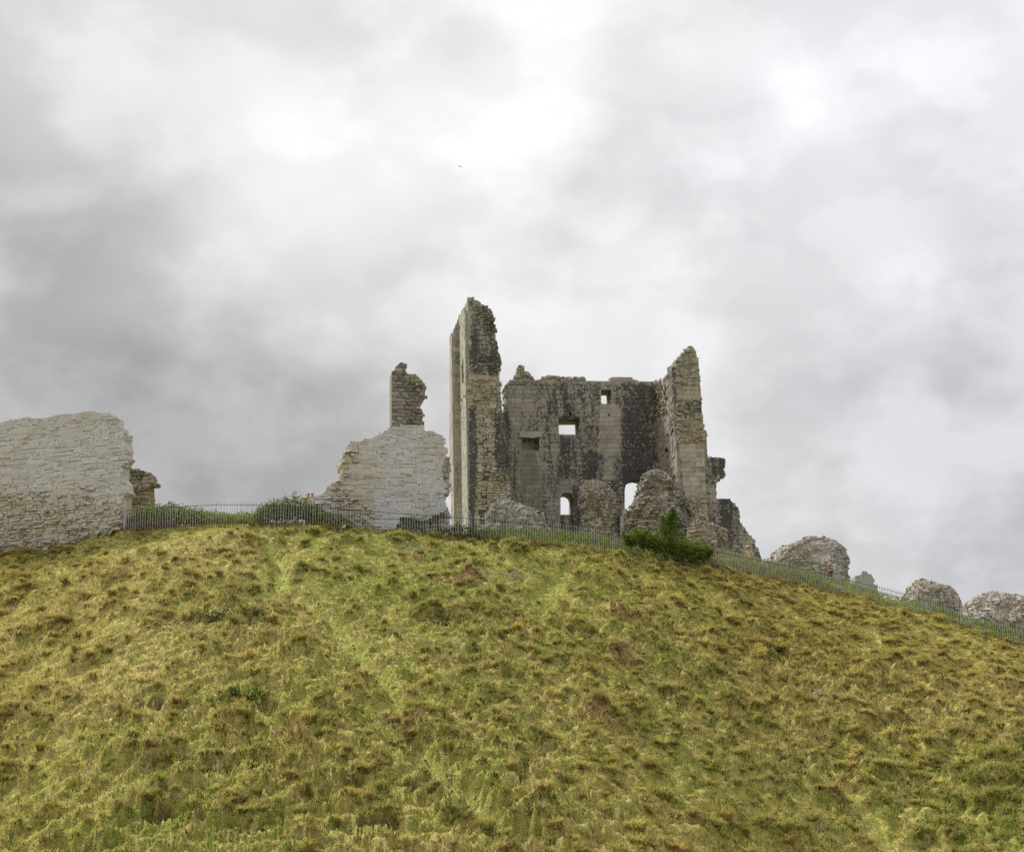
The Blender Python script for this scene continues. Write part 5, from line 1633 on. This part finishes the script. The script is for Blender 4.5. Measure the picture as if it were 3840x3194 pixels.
def person(label, u, v, d, face, shirt, shorts, hair, hold=None, hat=None, bow=.06, bag=None):
    """standing figure about 1.72 m, feet under (u, v); local +Y is where the person faces; arms bent forward"""
    P = unproj(u, v, d)
    root = thing('person', label, 'person', P)
    root.rotation_euler = (0, 0, face)
    H = bow
    J = [(0, 0, .93, (.15, .11)), (0, -.01, 1.10, (.135, .10)), (0, -.02, 1.28, (.165, .11)), (0, 0, 1.42, (.13, .085)), (0, .03 + H * .4, 1.50, .055), (0, .06 + H, 1.575, (.072, .085)), (0, .07 + H, 1.67, (.078, .095)), (0, .06 + H, 1.735, (.055, .065)),
         (.095, 0, .86, .10), (.10, .02, .50, .062), (.105, 0, .10, .042), (.11, .12, .035, .036), (-.095, 0, .86, .10), (-.10, -.02, .50, .062), (-.105, -.05, .10, .042), (-.11, .08, .035, .036),
         (.19, -.01, 1.40, .062), (.235, -.02, 1.14, .044), (.14, .22, 1.10, .034), (-.19, -.01, 1.40, .062), (-.235, -.02, 1.14, .044), (-.14, .22, 1.12, .034),
         (.10, .285, 1.11, .03), (-.10, .285, 1.13, .03)]
    E = [(0, 1), (1, 2), (2, 3), (3, 4), (4, 5), (5, 6), (6, 7), (0, 8), (8, 9), (9, 10), (10, 11), (0, 12), (12, 13), (13, 14), (14, 15), (3, 16), (16, 17), (17, 18), (18, 22), (3, 19), (19, 20), (20, 21), (21, 23)]
    skin_mesh('body', J, E, M_SKIN, root, 2)
    # fingers and thumbs on both hands, curled round what is held
    for sx in (1, -1):
        for k in range(4):
            x0 = sx * .10; z0 = (1.125 if sx > 0 else 1.145) - k * .018
            L = (.07, .08, .076, .06)[k]
            skin_mesh('finger', [(x0 + sx * .012, .30, z0, .009), (x0 - sx * .005, .30 + L * .55, z0, .008), (x0 - sx * .03, .30 + L * .75, z0 - .004, .007)], [(0, 1), (1, 2)], M_SKIN, root, 1)
        skin_mesh('thumb', [(sx * .085, .29, (1.14 if sx > 0 else 1.16), .010), (sx * .06, .325, (1.155 if sx > 0 else 1.175), .009)], [(0, 1)], M_SKIN, root, 1)
    # shirt over the torso and upper arms, shorts over hips and thighs
    S = [(0, 0, .90, (.165, .125)), (0, -.01, 1.10, (.155, .12)), (0, -.02, 1.28, (.185, .13)), (0, 0, 1.43, (.125, .095)), (.19, -.01, 1.405, .08), (.225, -.015, 1.22, .068), (-.19, -.01, 1.405, .08), (-.225, -.015, 1.22, .068)]
    skin_mesh('shirt', S, [(0, 1), (1, 2), (2, 3), (3, 4), (4, 5), (3, 6), (6, 7)], shirt, root, 2)
    T = [(0, 0, .93, (.16, .12)), (.095, 0, .84, .115), (.105, .015, .50, .09), (-.095, 0, .84, .115), (-.105, -.015, .50, .09)]
    skin_mesh('shorts', T, [(0, 1), (1, 2), (0, 3), (3, 4)], shorts, root, 2)
    # face: nose, eyes, mouth, ears
    V, Fc = box((0, .165 + H, 1.635), .03, .035, .04); local('nose', V, Fc, M_SKIN, root)
    for sx in (1, -1):
        V, Fc = lathe([(-.012, .0), (-.006, .011), (.006, .011), (.012, 0)], 8)
        local('eye', [(a + sx * .032, b + .148 + H, z + 1.662) for a, b, z in V], Fc, M_DARK, root)
        V, Fc = lathe([(-.03, .0), (-.012, .016), (.014, .018), (.03, 0)], 8)
        local('ear', [(a * .5 + sx * .082, b + .065 + H, z + 1.645) for a, b, z in V], Fc, M_SKIN, root)
    V, Fc = box((0, .145 + H, 1.592), .05, .012, .012); local('mouth', V, Fc, M_LIP, root)
    # hair cap
    V, Fc = lathe([(-.06, .094), (0, .102), (.05, .09), (.085, .055), (.098, .0)], 14)
    local('hair', [(a * .92, b * 1.04 + .045 + H - max(0, -z) * .5, z + 1.685) for a, b, z in V], Fc, hair, root)
    if hat:
        V, Fc = lathe([(0, .20), (.012, .19), (.015, .115), (.09, .105), (.115, .06), (.12, 0)], 16)
        local('hat', [(a, b + .06 + H, z + 1.715) for a, b, z in V], Fc, hat, root)
        V, Fc = lathe([(.02, .118), (.05, .114)], 16)
        local('hat_band', [(a, b + .06 + H, z + 1.715) for a, b, z in V], Fc, M_BAND, root)
    return root
M_DARK = plain_mat('dark_eyes', (.03, .02, .02), .4, .1)
M_LIP = plain_mat('lips', (.40, .17, .15), .6, .05)
M_BAND = plain_mat('hat_band', (.30, .09, .04), .8, .1)
M_OLIVE = plain_mat('olive_cotton', (.20, .185, .12), .9, .12)
M_SHORT = plain_mat('maroon_cotton', (.075, .035, .032), .9, .15)
M_HAIR = plain_mat('sandy_hair', (.28, .14, .07), .7, .2)
M_PINK = plain_mat('pink_cotton', (.60, .40, .41), .9, .12)
M_STRAW = plain_mat('straw_hat', (.62, .47, .26), .9, .15)
M_RED = plain_mat('rust_red_cotton', (.34, .14, .10), .9, .12)
M_NAVY = plain_mat('navy_cloth', (.03, .035, .06), .9, .2)
M_BLUE = plain_mat('blue_print', (.12, .22, .60), .7, .05)
def stand(u, v, d):
    P = unproj(u, v, d)
    return P
man = person('person in olive T-shirt and dark shorts with bowed head reading a blue and white leaflet', 3116, 2192, 101.5, R(-78), M_OLIVE, M_SHORT, M_HAIR, bow=.09)
leaf = thing('leaflet', 'white folded leaflet with a blue patch held by the person in olive', 'leaflet', man.location)
leaf.rotation_euler = man.rotation_euler
V, Fc = box((-.01, .36, 1.24), .26, .006, .34); local('sheet', V, Fc, M_PAPER, leaf, False)
V, Fc = box((-.01, .3535, 1.27), .17, .004, .13); local('blue_panel', V, Fc, M_BLUE, leaf, False)
V, Fc = box((-.14, .36, 1.27), .004, .012, .13); local('blue_edge', V, Fc, M_BLUE, leaf, False)
person('person in pale pink shirt and banded straw hat behind the weeds', 2813, 2148, 99, R(150), M_PINK, M_NAVY, M_HAIR, hat=M_STRAW)
person('person in rust red top and navy shorts, half hidden below the rail', 2893, 2180, 103, R(-60), M_RED, M_NAVY, M_HAIR, bow=.1)

# pink valerian by the sprawling shrub
c = unproj(2680, 2085, 95.0)
fl = thing('pink_flower', 'pink flower head standing just right of the sprawling shrub', 'flower', c)
r = np.random.default_rng(61)
top = unproj(2679, 2054, 95.0)
X = top + r.normal(0, 1, (160, 3)) * [.05, .05, .07]
v, f, cc_ = leaves(X, .05, np.tile([.50, .16, .22], (160, 1)) * r.normal(1, .2, (160, 1)).clip(.5, 1.5), 62)
mesh_obj('petals', v, f, M_LEAF, fl, {'lc': cc_})
a, q = tube([c + [0, 0, -.4], top], .012, 5); mesh_obj('stem', a, q, M_BARK, fl)
